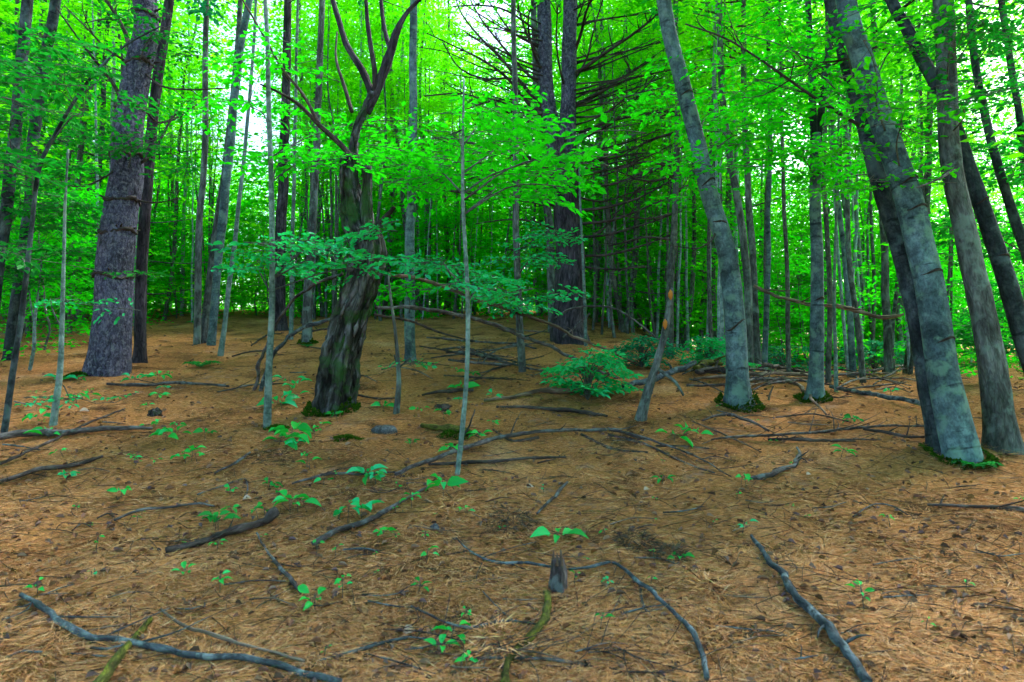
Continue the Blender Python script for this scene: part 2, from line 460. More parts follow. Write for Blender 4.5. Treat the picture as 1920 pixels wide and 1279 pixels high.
# ================================================================== individually placed trees
def px_axis(pts, Y, dyt=0.):
    """[(px,py,width_px)] -> axis points, radii in metres at distance Y; dyt leans the top away"""
    A, r = [], []
    y0 = pts[0][1]
    for (x, y, w) in pts:
        Yk = Y + dyt * (y0 - y) / 700.
        A.append(pt(x, y, Yk)); r.append(w / 2 / FPX * Yk * FPX / math.hypot(FPX, x - 960))
    return np.array(A), np.array(r)

def trunk_tube(mb, A, r, extend=0., sides=10, rough=.05, rfreq=3, rz=.25, seed=0, flare=0., lobes=None, n=None):
    A = [np.array(a) for a in A]; r = list(r)
    # sink the base a little below the soil
    A = [A[0] - np.array([0, 0, .12])] + A; r = [r[0] * 1.05] + r
    if extend:
        d = unit(A[-1] - A[-2]); d = unit(d + np.array([0, 0, .35]))
        A.append(A[-1] + d * extend * .5); r.append(r[-1] * .75)
        A.append(A[-1] + d * extend * .5); r.append(r[-1] * .45)
    A = np.array(A); r = np.array(r)
    L = np.linalg.norm(np.diff(A, axis=0), axis=1).sum()
    n = n or int(max(16, min(110, L / max(.05, r.max() * .5))))
    PR = catmull(np.column_stack([A, r]), n)
    P, rr = PR[:, :3].copy(), np.maximum(PR[:, 3], .003)
    for ax in (0, 1): P[:, ax] += vnoise(np.stack([P[:, 2] * 1.6, np.full(n, seed + ax * 5.3), np.zeros(n)], -1), 15) * rr * .22
    if flare:
        s = np.concatenate([[0], np.cumsum(np.linalg.norm(np.diff(P, axis=0), axis=1))])
        rr = rr * (1 + flare * np.exp(-s / (.9 * rr.max() + .05)))
    tube(mb, P, rr, sides, rough, rfreq, rz, seed, lobes=lobes)
    return P, rr

def limb(parent, base, P, r, mat, name='branch', rng=RNG, twigs=0, sides=5, label=None, twig_len=.5):
    mb = MB()
    P2, _ = tube(mb, P, r, sides, .08, 2, .3, int(rng.integers(99)), res=max(6, len(P) * 3))
    for _ in range(twigs):
        k = int(rng.integers(len(P2) // 3, len(P2) - 1))
        t = unit(P2[min(k + 1, len(P2) - 1)] - P2[k - 1])
        d = unit(t + rng.normal(0, .55, 3) + np.array([0, 0, .15]))
        L = twig_len * rng.uniform(.4, 1.2)
        q = [P2[k], P2[k] + d * L * .5 + rng.normal(0, .03, 3), P2[k] + d * L + rng.normal(0, .06, 3)]
        tube(mb, q, [r[-1] * .9 + .001, r[-1] * .6 + .001, .0012], 3, cap=False, res=5)
    o = mb.build(name, mat, parent, base)
    if label: o['label'] = label
    return o, P2

def leafy_branch(parent, base, P0, target, mat_b, mat_l, rng, n=5, spread=(.6, .4, .12), L=.7, W=.35, leaf=.085, nt=9, ns=5, r0=.009, detail=1, xbias=True):
    """a thin branch from the trunk to a cluster of leafy sprays: part branch, sub-part foliage"""
    mt, ml = MB(), MB()
    P0 = np.asarray(P0); target = np.asarray(target)
    mid = (P0 + target) / 2 + np.array([0, 0, .08]) + rng.normal(0, .04, 3)
    tube(mt, [P0, mid, target], [r0, r0 * .75, r0 * .5], 5, res=8)
    for k in range(n):
        c = target + rng.normal(0, 1, 3) * np.array(spread)
        if xbias:
            d = np.array([rng.choice([-1, 1]) * rng.uniform(.5, 1), rng.uniform(-.7, .7), rng.uniform(-.1, .2)])
        else:
            d = rng.normal(0, 1, 3) * np.array([1, 1, .2])
        d = unit(d); l = L * rng.uniform(.7, 1.2)
        st = c - d * l * .5
        tube(mt, [target + rng.normal(0, .02, 3), (target + st) / 2 + rng.normal(0, .03, 3), st], [r0 * .45, r0 * .4, r0 * .35], 3, cap=False, res=4)
        spray(mt, ml, st, d, l, W * rng.uniform(.7, 1.2), leaf, nt, ns, rng, detail=detail, twig_r=.004)
    b = mt.build('branch', mat_b, parent, base)
    if ml.n: ml.build('foliage', mat_l, b, base, smooth=False)
    return b

def top_crown(parent, base, P, mat_l, rng, n=40, z0=.55, spread=2.2, leaf=.13):
    """crown carried by the part of the trunk above the picture"""
    mt, ml = MB(), MB()
    H = len(P)
    for k in range(n):
        i = int(H * (z0 + (1 - z0) * rng.random() ** .8)); i = min(i, H - 1)
        d = unit(np.array([rng.normal(), rng.normal(), rng.uniform(.0, .7)])); l = spread * rng.uniform(.5, 1.1)
        e = P[i] + d * l
        tube(mt, [P[i], P[i] + d * l * .5 - UP * .05, e], [.018, .012, .006], 4, res=5)
        for q in range(3):
            s = P[i] + d * l * rng.uniform(.35, .95)
            spray(mt, ml, s, unit(d + rng.normal(0, .7, 3) * np.array([1, 1, .3])), .9, .5, leaf, 8, 4, rng, detail=0, twigs=False)
    c = ml.build('crown', mat_l, parent, base, smooth=False)
    mt.build('branch', M['dead'], c, base)
    return c

def moss_cushion(parent, base, P, rr, rng, h=.16, n=900, name='moss', spread=1.35):
    ml = MB()
    a = rng.uniform(0, 2 * np.pi, n); t = rng.random(n) ** 1.6
    r0 = rr[:3].max()
    c = np.asarray(base)
    lumps = vnoise(np.stack([np.cos(a) * 1.6, np.sin(a) * 1.6, np.full(n, c[0])], -1), 6)
    t = t * np.clip(.75 + lumps * 1.1, .12, 1.7)
    rad = r0 * (1.10 + (spread - 1) * np.clip(1 - t, 0, 1) ** 2 * (1 + lumps)) + .012
    lo = h * t * (.55 + .45 * np.sin(a * 2 + rng.uniform(0, 6)) * np.sin(a * 3 + 1))
    Q = np.stack([c[0] + rad * np.cos(a), c[1] + rad * np.sin(a), np.zeros(n)], -1)
    Q[:, 2] = gz(Q[:, 0], Q[:, 1]) + np.abs(lo)
    D = np.stack([np.cos(a), np.sin(a), np.full(n, .9)], -1) + rng.normal(0, .4, (n, 3))
    leaves(ml, Q, D, rng.normal(0, 1, (n, 3)), rng.uniform(.02, .05, n), .6, 0)
    return ml.build(name, G['moss'], parent, base, smooth=False)

HERO = {}
def hero(key, name, label, cat, pts, mat, Y=None, extend=5., sides=10, rough=.05, rfreq=3, rz=.25, flare=.0, lobes=None, n=None, moss=0, crown=0, dyt=0., group=None, crown_mat='canopy', crown_spread=2.0, leaf=.13):
    if Y is None:
        b = at(pts[0][0], pts[0][1]); Y = b[1]
    A, r = px_axis(pts, Y, dyt)
    base = A[0].copy(); g = gz1(base[0], base[1])
    if base[2] > g + .02 or base[2] < g - .3:    # a base that the photo hides: carry the trunk down to the soil
        d = A[0] - A[1]; d = d / abs(d[2]) if d[2] < -1e-3 else np.array([0, 0, -1.])
        base = A[0] + d * max(0, A[0][2] - g); base[2] = gz1(base[0], base[1])
        if A[0][2] - g > .05:
            A = np.vstack([base, A]); r = np.concatenate([[r[0] * 1.08], r])
    t = thing(name, label, cat, base, group)
    if lobes is None and pts[0][2] > 19:
        r0_ = r[0]; ph = RNG.uniform(0, 6)
        amp_ = .42 if pts[0][2] < 55 else .2
        lobes = lambda a, L: amp_ * np.exp(-np.maximum(L - .1, 0) / (r0_ * 1.3)) * (np.sin(a * 5 + ph) * .6 + .45 + .3 * np.sin(a * 2 + ph))
    mb = MB(); sd = int(RNG.integers(1000))
    P, rr = trunk_tube(mb, A, r, extend, sides, rough, rfreq, rz, sd, flare, lobes, n)
    mb.build('trunk', mat, t, base)
    if moss: moss_cushion(t, base, P, rr, RNG, h=moss)
    if crown: top_crown(t, base, P, G[crown_mat], np.random.default_rng(sd), crown, spread=crown_spread, leaf=leaf)
    HERO[key] = dict(o=t, base=base, Y=Y, P=P, r=rr)
    return HERO[key]

def near_axis(h, py):
    """axis point of a placed tree at the height of photo row py"""
    z = pt(960, py, h['Y'])[2]
    k = int(np.argmin(np.abs(h['P'][:, 2] - z))); return h['P'][k], h['r'][k]

def dead_branches(h, lst, mat, rng, twigs=2, wob=.5, sides=5):
    for pts, w0, w1 in lst:
        a, _ = near_axis(h, pts[0][1])
        P = []; dY = rng.normal(0, wob)
        n = len(pts)
        for k, (x, y) in enumerate(pts):
            P.append(pt(x, y, a[1] + dY * k / max(1, n - 1) + (.0 if k else 0)))
        P[0][1] = a[1]
        r = np.linspace(w0, w1, n) / 2 / FPX * h['Y'] * (1.15 if h is HERO.get('cpine') else 1.2)
        limb(h['o'], h['base'], np.array(P), r, mat, twigs=twigs, rng=rng, sides=sides)

def sprays_for(key, lst, mat='bright', rng=RNG, dY=(-.6, .6), **kw):
    """lst: (px,py,half_w_px,half_h_px,count[,attach_py])"""
    h = HERO[key]
    for e in lst:
        px, py, hw, hh, n = e[:5]
        ap = e[5] if len(e) > 5 else py + 60
        Y = h['Y'] + rng.uniform(*dY)
        c = pt(px, py, Y); a, _ = near_axis(h, ap)
        s = Y / FPX
        leafy_branch(h['o'], h['base'], a, c, M['stem_dark'], G[mat], rng, n, (hw * s * .6, .45, hh * s * .6), **kw)

# ------------------------------------------------------------------ big pine on the left
def pine_lobes(a, L):
    return .16 * np.exp(-L / .28) * np.maximum(0, np.sin(a * 5 + 1.2)) + .02 * np.sin(a * 3)
hero('bigpine', 'pine_tree', 'thick purple-grey pine trunk with dark branch rings, standing alone left of the clearing', 'tree',
     [(200, 700, 84), (206, 640, 79), (214, 560, 76), (222, 430, 72), (236, 300, 64), (252, 180, 56), (262, 100, 52), (272, 0, 49)],
     M['pine'], extend=5, sides=28, rough=.045, rfreq=5, rz=.5, flare=.10, lobes=pine_lobes, n=150, crown=12, crown_mat='hemlock')
hp = HERO['bigpine']
rg = np.random.default_rng(5)
for py in (516, 437, 374, 290, 200, 124, 30):       # rings of dead branch collars
    a, r = near_axis(hp, py)
    mb = MB(); tl = rg.normal(0, .12)
    th = np.linspace(0, 2 * np.pi, 41)
    C = np.stack([a[0] + (r * 1.0) * np.cos(th), a[1] + (r * 1.0) * np.sin(th), a[2] + tl * r * np.cos(th) + .02 * np.sin(th * 3 + py) + .012 * rg.normal(0, 1, 41)], -1)
    C[-1] = C[0]
    tube(mb, C, np.abs(.018 + .010 * np.sin(th * 4 + py)) + .004, 6, .2, cap=False)
    for k in range(5):
        t = rg.uniform(0, 6.28); d = np.array([math.cos(t), math.sin(t), .25])
        p0 = a + d * r * .9; tube(mb, [p0, p0 + d * rg.uniform(.04, .11)], [.016, .009], 6)
    mb.build('branch_collar', M['dead'], hp['o'], hp['base'])
dead_branches(hp, [
    ([(240, 118), (246, 105), (236, 65), (218, 30), (198, 0)], 9, 5), ([(232, 197), (214, 160), (190, 128), (160, 90), (105, 14)], 7, 2),
    ([(240, 120), (225, 108), (200, 92), (165, 55), (120, 10)], 5, 2), ([(250, 200), (276, 212), (296, 230), (330, 222), (370, 196)], 5, 2),
    ([(262, 128), (300, 160), (350, 168), (430, 165)], 4, 2), ([(255, 310), (285, 290), (312, 240), (332, 205)], 6, 3),
    ([(235, 300), (200, 330), (150, 350), (90, 340)], 4, 1.5), ([(222, 437), (180, 425), (120, 410)], 4, 1.5), ([(255, 375), (290, 380), (340, 372)], 4, 1.5)],
    M['dead'], rg, 3)
sprays_for('bigpine', [(245, 265, 60, 22, 7, 330), (290, 60, 55, 30, 8, 140), (210, 245, 60, 20, 5, 300)], 'dark', dY=(-.9, -.5), leaf=.075)

hero('p2', 'pine_tree', 'dark slim pine close behind the thick purple-grey pine', 'tree',
     [(262, 655, 24), (268, 480, 23), (280, 300, 22), (296, 150, 21), (318, 0, 19)], M['pine_dark'], Y=9.6, crown=16, crown_mat='hemlock')
# ------------------------------------------------------------------ left edge
hero('arch', 'maple_sapling', 'dark curving sapling that arches over towards the thick purple-grey pine', 'sapling',
     [(6, 818, 15), (22, 720, 14), (42, 580, 12), (58, 430, 10), (74, 315, 9), (105, 250, 8), (140, 190, 7), (180, 135, 6), (235, 85, 5), (300, 50, 3)], M['beech_dark'], extend=0, sides=8)
hero('le1', 'maple_tree', 'dark straight trunk at the far left edge beside the arching sapling', 'tree',
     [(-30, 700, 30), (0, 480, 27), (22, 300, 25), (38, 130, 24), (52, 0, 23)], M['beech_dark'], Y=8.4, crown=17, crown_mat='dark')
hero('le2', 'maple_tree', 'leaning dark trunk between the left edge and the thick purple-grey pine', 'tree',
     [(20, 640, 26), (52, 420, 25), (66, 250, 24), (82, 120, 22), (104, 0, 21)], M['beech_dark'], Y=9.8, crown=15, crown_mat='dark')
hero('le3', 'sapling', 'thin speckled sapling left of the thick pine base', 'sapling',
     [(98, 800, 17), (112, 700, 13), (117, 600, 10), (119, 500, 8), (122, 380, 6), (128, 280, 4)], M['stem'], extend=0, sides=7)
hero('le4', 'sapling', 'spindly pale forked sapling between two saplings at the left edge', 'sapling',
     [(55, 695, 9), (63, 650, 8), (65, 600, 7), (72, 545, 4), (78, 490, 2)], M['stem'], extend=0, sides=6)
limb(HERO['le4']['o'], HERO['le4']['base'], np.array([pt(65, 610, HERO['le4']['Y']), pt(58, 570, HERO['le4']['Y']), pt(52, 520, HERO['le4']['Y'])]), [.015, .011, .006], M['stem'])
hero('le5', 'sapling', 'leaning grey sapling just left of the thick purple-grey pine', 'sapling',
     [(128, 625, 13), (134, 570, 12), (142, 510, 10), (158, 440, 8), (166, 350, 6)], M['stem_dark'], extend=0, sides=6)
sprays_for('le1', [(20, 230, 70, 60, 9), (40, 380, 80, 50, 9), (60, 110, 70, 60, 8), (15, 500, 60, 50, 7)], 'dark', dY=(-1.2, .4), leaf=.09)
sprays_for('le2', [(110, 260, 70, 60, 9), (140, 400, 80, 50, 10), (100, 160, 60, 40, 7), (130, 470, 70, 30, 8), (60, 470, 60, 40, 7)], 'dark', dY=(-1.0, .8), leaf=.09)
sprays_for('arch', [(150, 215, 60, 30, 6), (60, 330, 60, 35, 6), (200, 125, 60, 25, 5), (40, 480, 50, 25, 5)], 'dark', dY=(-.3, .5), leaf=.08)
sprays_for('le3', [(130, 745, 30, 10, 3, 760), (95, 560, 60, 20, 4)], 'teal', dY=(-.1, .2), L=.35, W=.2, leaf=.06, nt=6, ns=3)
sprays_for('le5', [(160, 500, 60, 25, 5), (110, 540, 60, 20, 5)], 'dark', leaf=.07)

# ------------------------------------------------------------------ trees left of the snag
hero('c1', 'maple_tree', 'left stem of the three close trunks rising from a fern clump', 'tree', [(370, 606, 15), (371, 500, 14), (376, 400, 13), (384, 250, 12), (386, 60, 11)], M['maple'], Y=11.6, group=None)
hero('c2', 'maple_tree', 'middle dark stem of the three close trunks rising from a fern clump', 'tree', [(386, 604, 16), (396, 500, 14), (408, 400, 13), (424, 300, 12), (440, 150, 11), (450, 0, 10)], M['maple'], Y=11.75)
hero('c3', 'beech_tree', 'pale right stem of the three close trunks rising from a fern clump', 'tree', [(400, 600, 17), (408, 500, 16), (418, 390, 18), (432, 270, 16), (446, 120, 15), (466, 0, 14)], M['beech'], Y=11.5, crown=14)
hero('s415', 'sapling', 'slim bent grey sapling right of the three close trunks', 'sapling', [(414, 668, 13), (422, 610, 10), (430, 540, 10), (442, 440, 9), (455, 320, 8), (468, 180, 7), (478, 40, 6)], M['stem'], extend=3, sides=7)
hero('s500', 'beech_sapling', 'straight pale sapling in front of the leaning dead snag', 'sapling', [(502, 804, 17), (505, 700, 14), (509, 560, 12), (510, 430, 11), (506, 250, 10), (502, 100, 9), (498, 0, 8)], M['stem'], extend=2, sides=9)
hero('p527', 'pine_tree', 'dark violet pine trunk with broken twig stubs, far back left of the snag', 'tree', [(524, 592, 24), (526, 480, 22), (530, 330, 20), (534, 200, 18), (538, 60, 16)], M['pine_dark'], Y=14.5, crown=20, crown_mat='hemlock')
hero('t585', 'maple_tree', 'grey-green trunk with mossy foot between the pale sapling and the snag', 'tree', [(577, 645, 21), (579, 540, 18), (586, 400, 16), (594, 250, 14), (604, 0, 12)], M['maple'], Y=None, moss=.10, crown=16)
hero('s545', 'sapling', 'thin grey pole behind the pale sapling', 'sapling', [(546, 610, 9), (548, 480, 8), (552, 300, 7), (556, 120, 6)], M['stem'], Y=12.6, sides=6)
# ------------------------------------------------------------------ the snag
def snag_lobes(a, L):
    return .10 * np.sin(a * 4 + L * .35) + .08 * np.sin(a * 9 - L * .3) + .18 * np.exp(-L / .2)
hero('snag', 'dead_tree', 'leaning dead snag with rough mossy bark, broken side and forked dark limbs', 'tree',
     [(622, 768, 64), (631, 715, 67), (638, 670, 66), (660, 594, 62), (681, 529, 55), (694, 462, 64), (672, 420, 50), (661, 379, 37), (658, 340, 33), (654, 308, 31), (652, 292, 24)],
     M['snag'], extend=0, sides=48, rough=.13, rfreq=11, rz=.35, lobes=snag_lobes, n=240, moss=.15)
hs = HERO['snag']
rg = np.random.default_rng(8)
Y = hs['Y']
def snagpart(name, pts, w, rough=.12, sides=9, mat='snag'):
    A = np.array([pt(x, y, Y + dy) for x, y, dy in pts]); mb = MB()
    tube(mb, A, np.array(w) / 2 / FPX * Y, sides, rough, 3, .4, int(rg.integers(90)), res=len(pts) * 5)
    return mb.build(name, M[mat], hs['o'], hs['base'])
snagpart('branch', [(660, 350, .03), (663, 300, .03), (664, 262, .02), (672, 232, 0), (686, 204, 0), (700, 174, 0)], (18, 18, 17, 15, 15, 17), .18, 12)
for k_ in range(10):
    x_, y_ = 654 + rg.uniform(-13, 13), 296 + rg.uniform(-4, 6)
    snagpart('splinter', [(x_, y_ + 14, 0), (x_ + rg.uniform(-2, 2), y_ - rg.uniform(4, 20), .0)], (8, 1.2), .3, 5)
snagpart('broken_stub', [(688, 455, -.05), (687, 400, -.06), (688, 355, -.06), (688, 312, -.06)], (34, 23, 20, 15), .3, 16)
for k_ in range(9):
    x_, y_ = 685 + rg.uniform(-8, 8), 318 + rg.uniform(-4, 8)
    snagpart('splinter', [(x_, y_ + 14, 0), (x_ + rg.uniform(-2, 2), y_ - rg.uniform(4, 16), .0)], (7, 1.2), .3, 5)
for k_ in range(16):
    t_ = rg.uniform(.08, .55); i_ = int(t_ * len(hs['P'])); th_ = rg.uniform(0, 6.28)
    o_ = hs['P'][i_] + hs['r'][i_] * np.array([math.cos(th_), math.sin(th_) * .8 - .2, 0]); mb = MB()
    ax_ = unit(hs['P'][min(i_ + 4, len(hs['P']) - 1)] - hs['P'][i_])
    tube(mb, [o_ - ax_ * .09, o_ + np.array([.0, -.012, 0]), o_ + ax_ * rg.uniform(.06, .16)], [.006, .022, .004], 7, .4, 4, .3, k_, res=10)
    mb.build('bark_flake', M['snag'], hs['o'], hs['base'])
snagpart('spur', [(694, 432, -.02), (708, 424, -.08), (724, 408, -.12), (740, 388, -.15)], (17, 14, 11, 6), .15, 8, 'dead')
snagpart('branch', [(700, 182, 0), (678, 130, .05), (650, 85, .1), (636, 40, .15), (624, 0, .2), (610, -60, .3)], (15, 13, 12, 11, 10, 7), .12, 8, 'pine_dark')
snagpart('branch', [(704, 180, 0), (702, 130, -.1), (694, 80, -.15), (688, 30, -.15), (684, -40, -.2)], (12, 10, 9, 8, 6), .06, 7, 'pine_dark')
snagpart('branch', [(688, 212, 0), (702, 180, 0), (718, 140, -.02), (733, 95, -.04), (744, 60, -.05), (762, 25, -.05), (786, 0, -.05), (830, -40, 0)], (13, 17, 19, 17, 14, 9, 7, 4), .18, 9, 'pine_dark')
snagpart('branch', [(733, 98, 0), (722, 60, .1), (716, 20, .12), (712, -30, .15)], (10, 9, 8, 6), .06, 7, 'pine_dark')
snagpart('branch', [(662, 300, 0), (640, 272, -.1), (600, 236, -.2), (560, 196, -.25), (520, 172, -.3), (488, 158, -.3)], (14, 11, 9, 7, 5, 3), .06, 7, 'dead')
snagpart('branch', [(600, 238, -.2), (570, 180, -.3), (530, 130, -.4), (490, 60, -.5), (455, 0, -.6)], (7, 6, 5, 4, 3), .06, 6, 'dead')
snagpart('branch', [(660, 210, 0), (645, 160, .1), (630, 110, .2), (632, 60, .3)], (8, 7, 5, 3), .06, 6, 'dead')
sprays_for('s500', [(560, 480, 75, 16, 5, 520), (620, 470, 70, 12, 5, 520), (695, 432, 60, 8, 3, 520), (665, 500, 60, 6, 2, 540), (490, 500, 60, 14, 4, 560)], 'teal', dY=(-.1, .35), L=.55, W=.26, leaf=.07)
sprays_for('s500', [(520, 130, 70, 40, 6), (470, 200, 60, 30, 5), (545, 300, 60, 30, 5), (650, 235, 60, 20, 6, 300), (610, 300, 50, 18, 4, 340)], 'bright', dY=(.2, 1.0), leaf=.075)

# ------------------------------------------------------------------ middle saplings and trunks
hero('t768', 'beech_tree', 'straight blue-grey trunk right of the snag with dark foot', 'tree', [(767, 678, 21), (767, 600, 20), (769, 480, 19), (772, 330, 17), (774, 180, 15), (776, 0, 14)], M['beech'], sides=12, crown=18)
hero('s738', 'sapling', 'knobbly thin dead sapling right of the snag base', 'sapling', [(743, 776, 13), (748, 720, 10), (746, 670, 8), (740, 610, 6), (733, 560, 5), (728, 515, 3)], M['maple'], extend=0, sides=7)
hero('s870', 'beech_sapling', 'very thin pale sapling in the middle of the clearing', 'sapling', [(858, 892, 10), (868, 800, 10), (876, 700, 9), (877, 600, 9), (874, 500, 8), (868, 380, 7), (868, 250, 5), (870, 150, 3)], M['stem'], extend=0, sides=7)
hero('t978', 'maple_tree', 'small grey trunk left of the big double-topped pine', 'tree', [(978, 698, 15), (974, 620, 14), (970, 520, 13), (968, 400, 12), (966, 250, 11), (964, 100, 10)], M['maple'], sides=8)
sprays_for('s738', [(770, 685, 26, 8, 3, 690), (745, 680, 14, 5, 1, 690)], 'teal', dY=(-.1, .1), L=.22, W=.12, leaf=.055, nt=5, ns=2)
sprays_for('s870', [(930, 275, 90, 26, 6, 330), (1010, 300, 80, 26, 5, 360), (850, 305, 80, 22, 6, 360), (800, 320, 60, 14, 5, 360), (1090, 285, 60, 22, 3, 380), (1060, 350, 80, 18, 3, 400), (930, 350, 70, 14, 4, 400)], 'bright', dY=(-.2, 1.6), leaf=.085)
sprays_for('s870', [(940, 205, 70, 25, 6, 280), (860, 250, 70, 25, 6, 300)], 'bright', dY=(.6, 2.0), leaf=.08)
sprays_for('s870', [(830, 490, 70, 14, 6, 540), (920, 545, 60, 12, 5, 570)], 'teal', dY=(-.1, .5), L=.5, W=.22, leaf=.065)
sprays_for('t978', [(980, 560, 70, 18, 7, 600), (1010, 480, 60, 16, 6, 520), (900, 520, 60, 16, 6, 560), (1040, 430, 60, 18, 6, 470)], 'teal', dY=(-.8, .2), L=.6, W=.28, leaf=.07)
sprays_for('t768', [(760, 320, 60, 16, 7, 350), (820, 330, 50, 14, 6, 370), (700, 300, 60, 20, 6, 340), (760, 540, 60, 16, 5)], 'bright', dY=(-1.2, .2), leaf=.08)

# ------------------------------------------------------------------ central pine, forks into two tops
def pine2_lobes(a, L):
    return .12 * np.exp(-L / .35) * np.maximum(0, np.sin(a * 5 + .4))
hero('cpine', 'pine_tree', 'big dark pine forking into two tops with many bare dead branches', 'tree',
     [(1068, 640, 66), (1066, 560, 58), (1064, 470, 54), (1060, 380, 50), (1058, 310, 46), (1052, 262, 44)], M['pine_dark'], extend=0, sides=24, rough=.08, rfreq=5, rz=.3, flare=.15, lobes=pine2_lobes, n=80)
cp = HERO['cpine']; Y = cp['Y']
for pts, ws in (([(1044, 290), (1036, 240), (1026, 190), (1022, 120), (1021, 50), (1019, -10), (1017, -90), (1015, -170)], (36, 32, 29, 28, 27, 25, 18, 9)),
                ([(1060, 290), (1065, 240), (1066, 180), (1067, 110), (1069, 40), (1070, -20), (1072, -100), (1074, -170)], (34, 31, 29, 28, 26, 25, 18, 9))):
    mb = MB(); A = np.array([pt(x, y, Y + (.05 if x < 1045 else -.05)) for x, y in pts])
    P2, _ = tube(mb, A, np.array(ws) / 2 / FPX * Y, 16, .06, 5, .3, int(rg.integers(99)), res=60)
    mb.build('fork_stem', M['pine'], cp['o'], cp['base'])
rg = np.random.default_rng(21)
CB = [
 ([(1018, 215), (1000, 205), (950, 145), (900, 110), (855, 88), (800, 62)], 7, 2), ([(1018, 200), (985, 165), (940, 110), (900, 70), (868, 30), (855, 0)], 7, 2),
 ([(1020, 160), (985, 135), (945, 90), (905, 40), (882, 0)], 6, 2), ([(1022, 240), (985, 225), (930, 200), (870, 176), (795, 180)], 6, 2),
 ([(1018, 205), (970, 150), (910, 148), (862, 128), (830, 80)], 5, 2), ([(1015, 115), (990, 70), (975, 25), (968, -20)], 5, 2), ([(1014, 130), (998, 90), (990, 40), (1000, 0)], 5, 2),
 ([(1018, 250), (960, 235), (900, 232), (850, 250)], 5, 2), ([(1030, 300), (960, 290), (890, 270), (830, 262)], 5, 2), ([(1012, 90), (960, 60), (930, 20), (905, -10)], 4, 2),
 ([(1010, 60), (950, 20), (900, 10), (850, 12)], 4, 2), ([(1020, 180), (980, 185), (920, 190), (860, 210)], 4, 2),
 ([(1075, 138), (1095, 128), (1140, 96), (1190, 62), (1240, 22)], 8, 3), ([(1078, 200), (1110, 180), (1170, 152), (1215, 140), (1275, 128)], 7, 2), ([(1078, 118), (1110, 110), (1170, 97), (1240, 78)], 6, 2),
 ([(1076, 48), (1110, 40), (1160, 32), (1235, 22)], 5, 2), ([(1078, 196), (1120, 178), (1160, 150), (1210, 120), (1252, 92)], 7, 2), ([(1085, 258), (1110, 250), (1145, 232), (1180, 200), (1228, 142)], 8, 2),
 ([(1078, 95), (1090, 60), (1098, 25), (1112, -10)], 6, 3), ([(1075, 60), (1085, 30), (1100, -10)], 4, 2), ([(1085, 250), (1130, 232), (1200, 215), (1275, 208)], 6, 2),
 ([(1082, 282), (1130, 278), (1190, 262), (1275, 225)], 5, 2), ([(1082, 330), (1140, 318), (1200, 300), (1280, 262)], 6, 2), ([(1082, 350), (1150, 345), (1220, 318), (1290, 300)], 5, 2),
 ([(1084, 395), (1140, 388), (1200, 370), (1280, 325)], 6, 2), ([(1085, 420), (1150, 412), (1220, 385), (1290, 352)], 5, 2), ([(1086, 445), (1140, 440), (1210, 420), (1280, 395)], 5, 2),
 ([(1088, 480), (1140, 478), (1200, 462), (1260, 440)], 5, 2), ([(1090, 500), (1150, 505), (1210, 500)], 4, 2), ([(1085, 300), (1130, 300), (1180, 290), (1240, 285)], 5, 2),
 ([(1038, 385), (990, 378), (930, 366), (870, 362), (812, 354)], 5, 2), ([(1040, 430), (1000, 415), (950, 412), (890, 420)], 4, 1.5), ([(1038, 330), (990, 318), (930, 322), (880, 335)], 5, 2),
 ([(1040, 470), (1000, 462), (950, 470)], 4, 1.5), ([(1085, 370), (1130, 378), (1190, 360), (1250, 350)], 4, 2), ([(1030, 260), (1000, 262), (955, 280), (905, 300)], 4, 1.5),
 ([(1060, 170), (1048, 120), (1043, 70), (1046, 10)], 4, 2), ([(1072, 160), (1100, 110), (1112, 60), (1130, 0)], 4, 2), ([(1078, 220), (1130, 215), (1180, 180), (1240, 165)], 4, 2),
 ([(1088, 455), (1130, 430), (1160, 395), (1200, 350)], 4, 2)]
dead_branches(cp, CB, M['dead'], rg, 7, wob=.9)
for k in range(50):      # bare whorls round the trunk
    py = rg.uniform(20, 380); s_ = rg.choice([-1, -1, 1]); x0 = np.interp(py, [0, 230, 300, 640], [1044, 1046, 1058, 1068]) + (s_ * 24 if py < 260 else 0)
    Lp = rg.uniform(90, 270); up_ = np.interp(py, [40, 500], [.6, .05]) * rg.uniform(.2, 1.3); dY = rg.normal(0, 1.3)
    u = np.linspace(0, 1, 5); jit = rg.normal(0, 4, 5)
    P_ = np.array([pt(x0 + s_ * Lp * q, py - Lp * up_ * q ** 1.25 + j * q, Y + dY * q) for q, j in zip(u, jit)])
    limb(cp['o'], cp['base'], P_, np.linspace(rg.uniform(3, 5), 1.2, 5) / FPX * Y * .5, M['dead'], twigs=5, rng=rg)
# living tops out of sight above carry needles
mb, ml = MB(), MB()
for k in range(60):
    s = pt(rg.uniform(985, 1110), rg.uniform(-240, -60), Y + rg.normal(0, .5))
    spray(mb, ml, s, unit(rg.normal(0, 1, 3) * np.array([1, 1, .3])), 1.2, .5, .14, 9, 5, rg, detail=0, twigs=False, ratio=.3)
ml.build('crown', G['hemlock'], cp['o'], cp['base'], smooth=False)

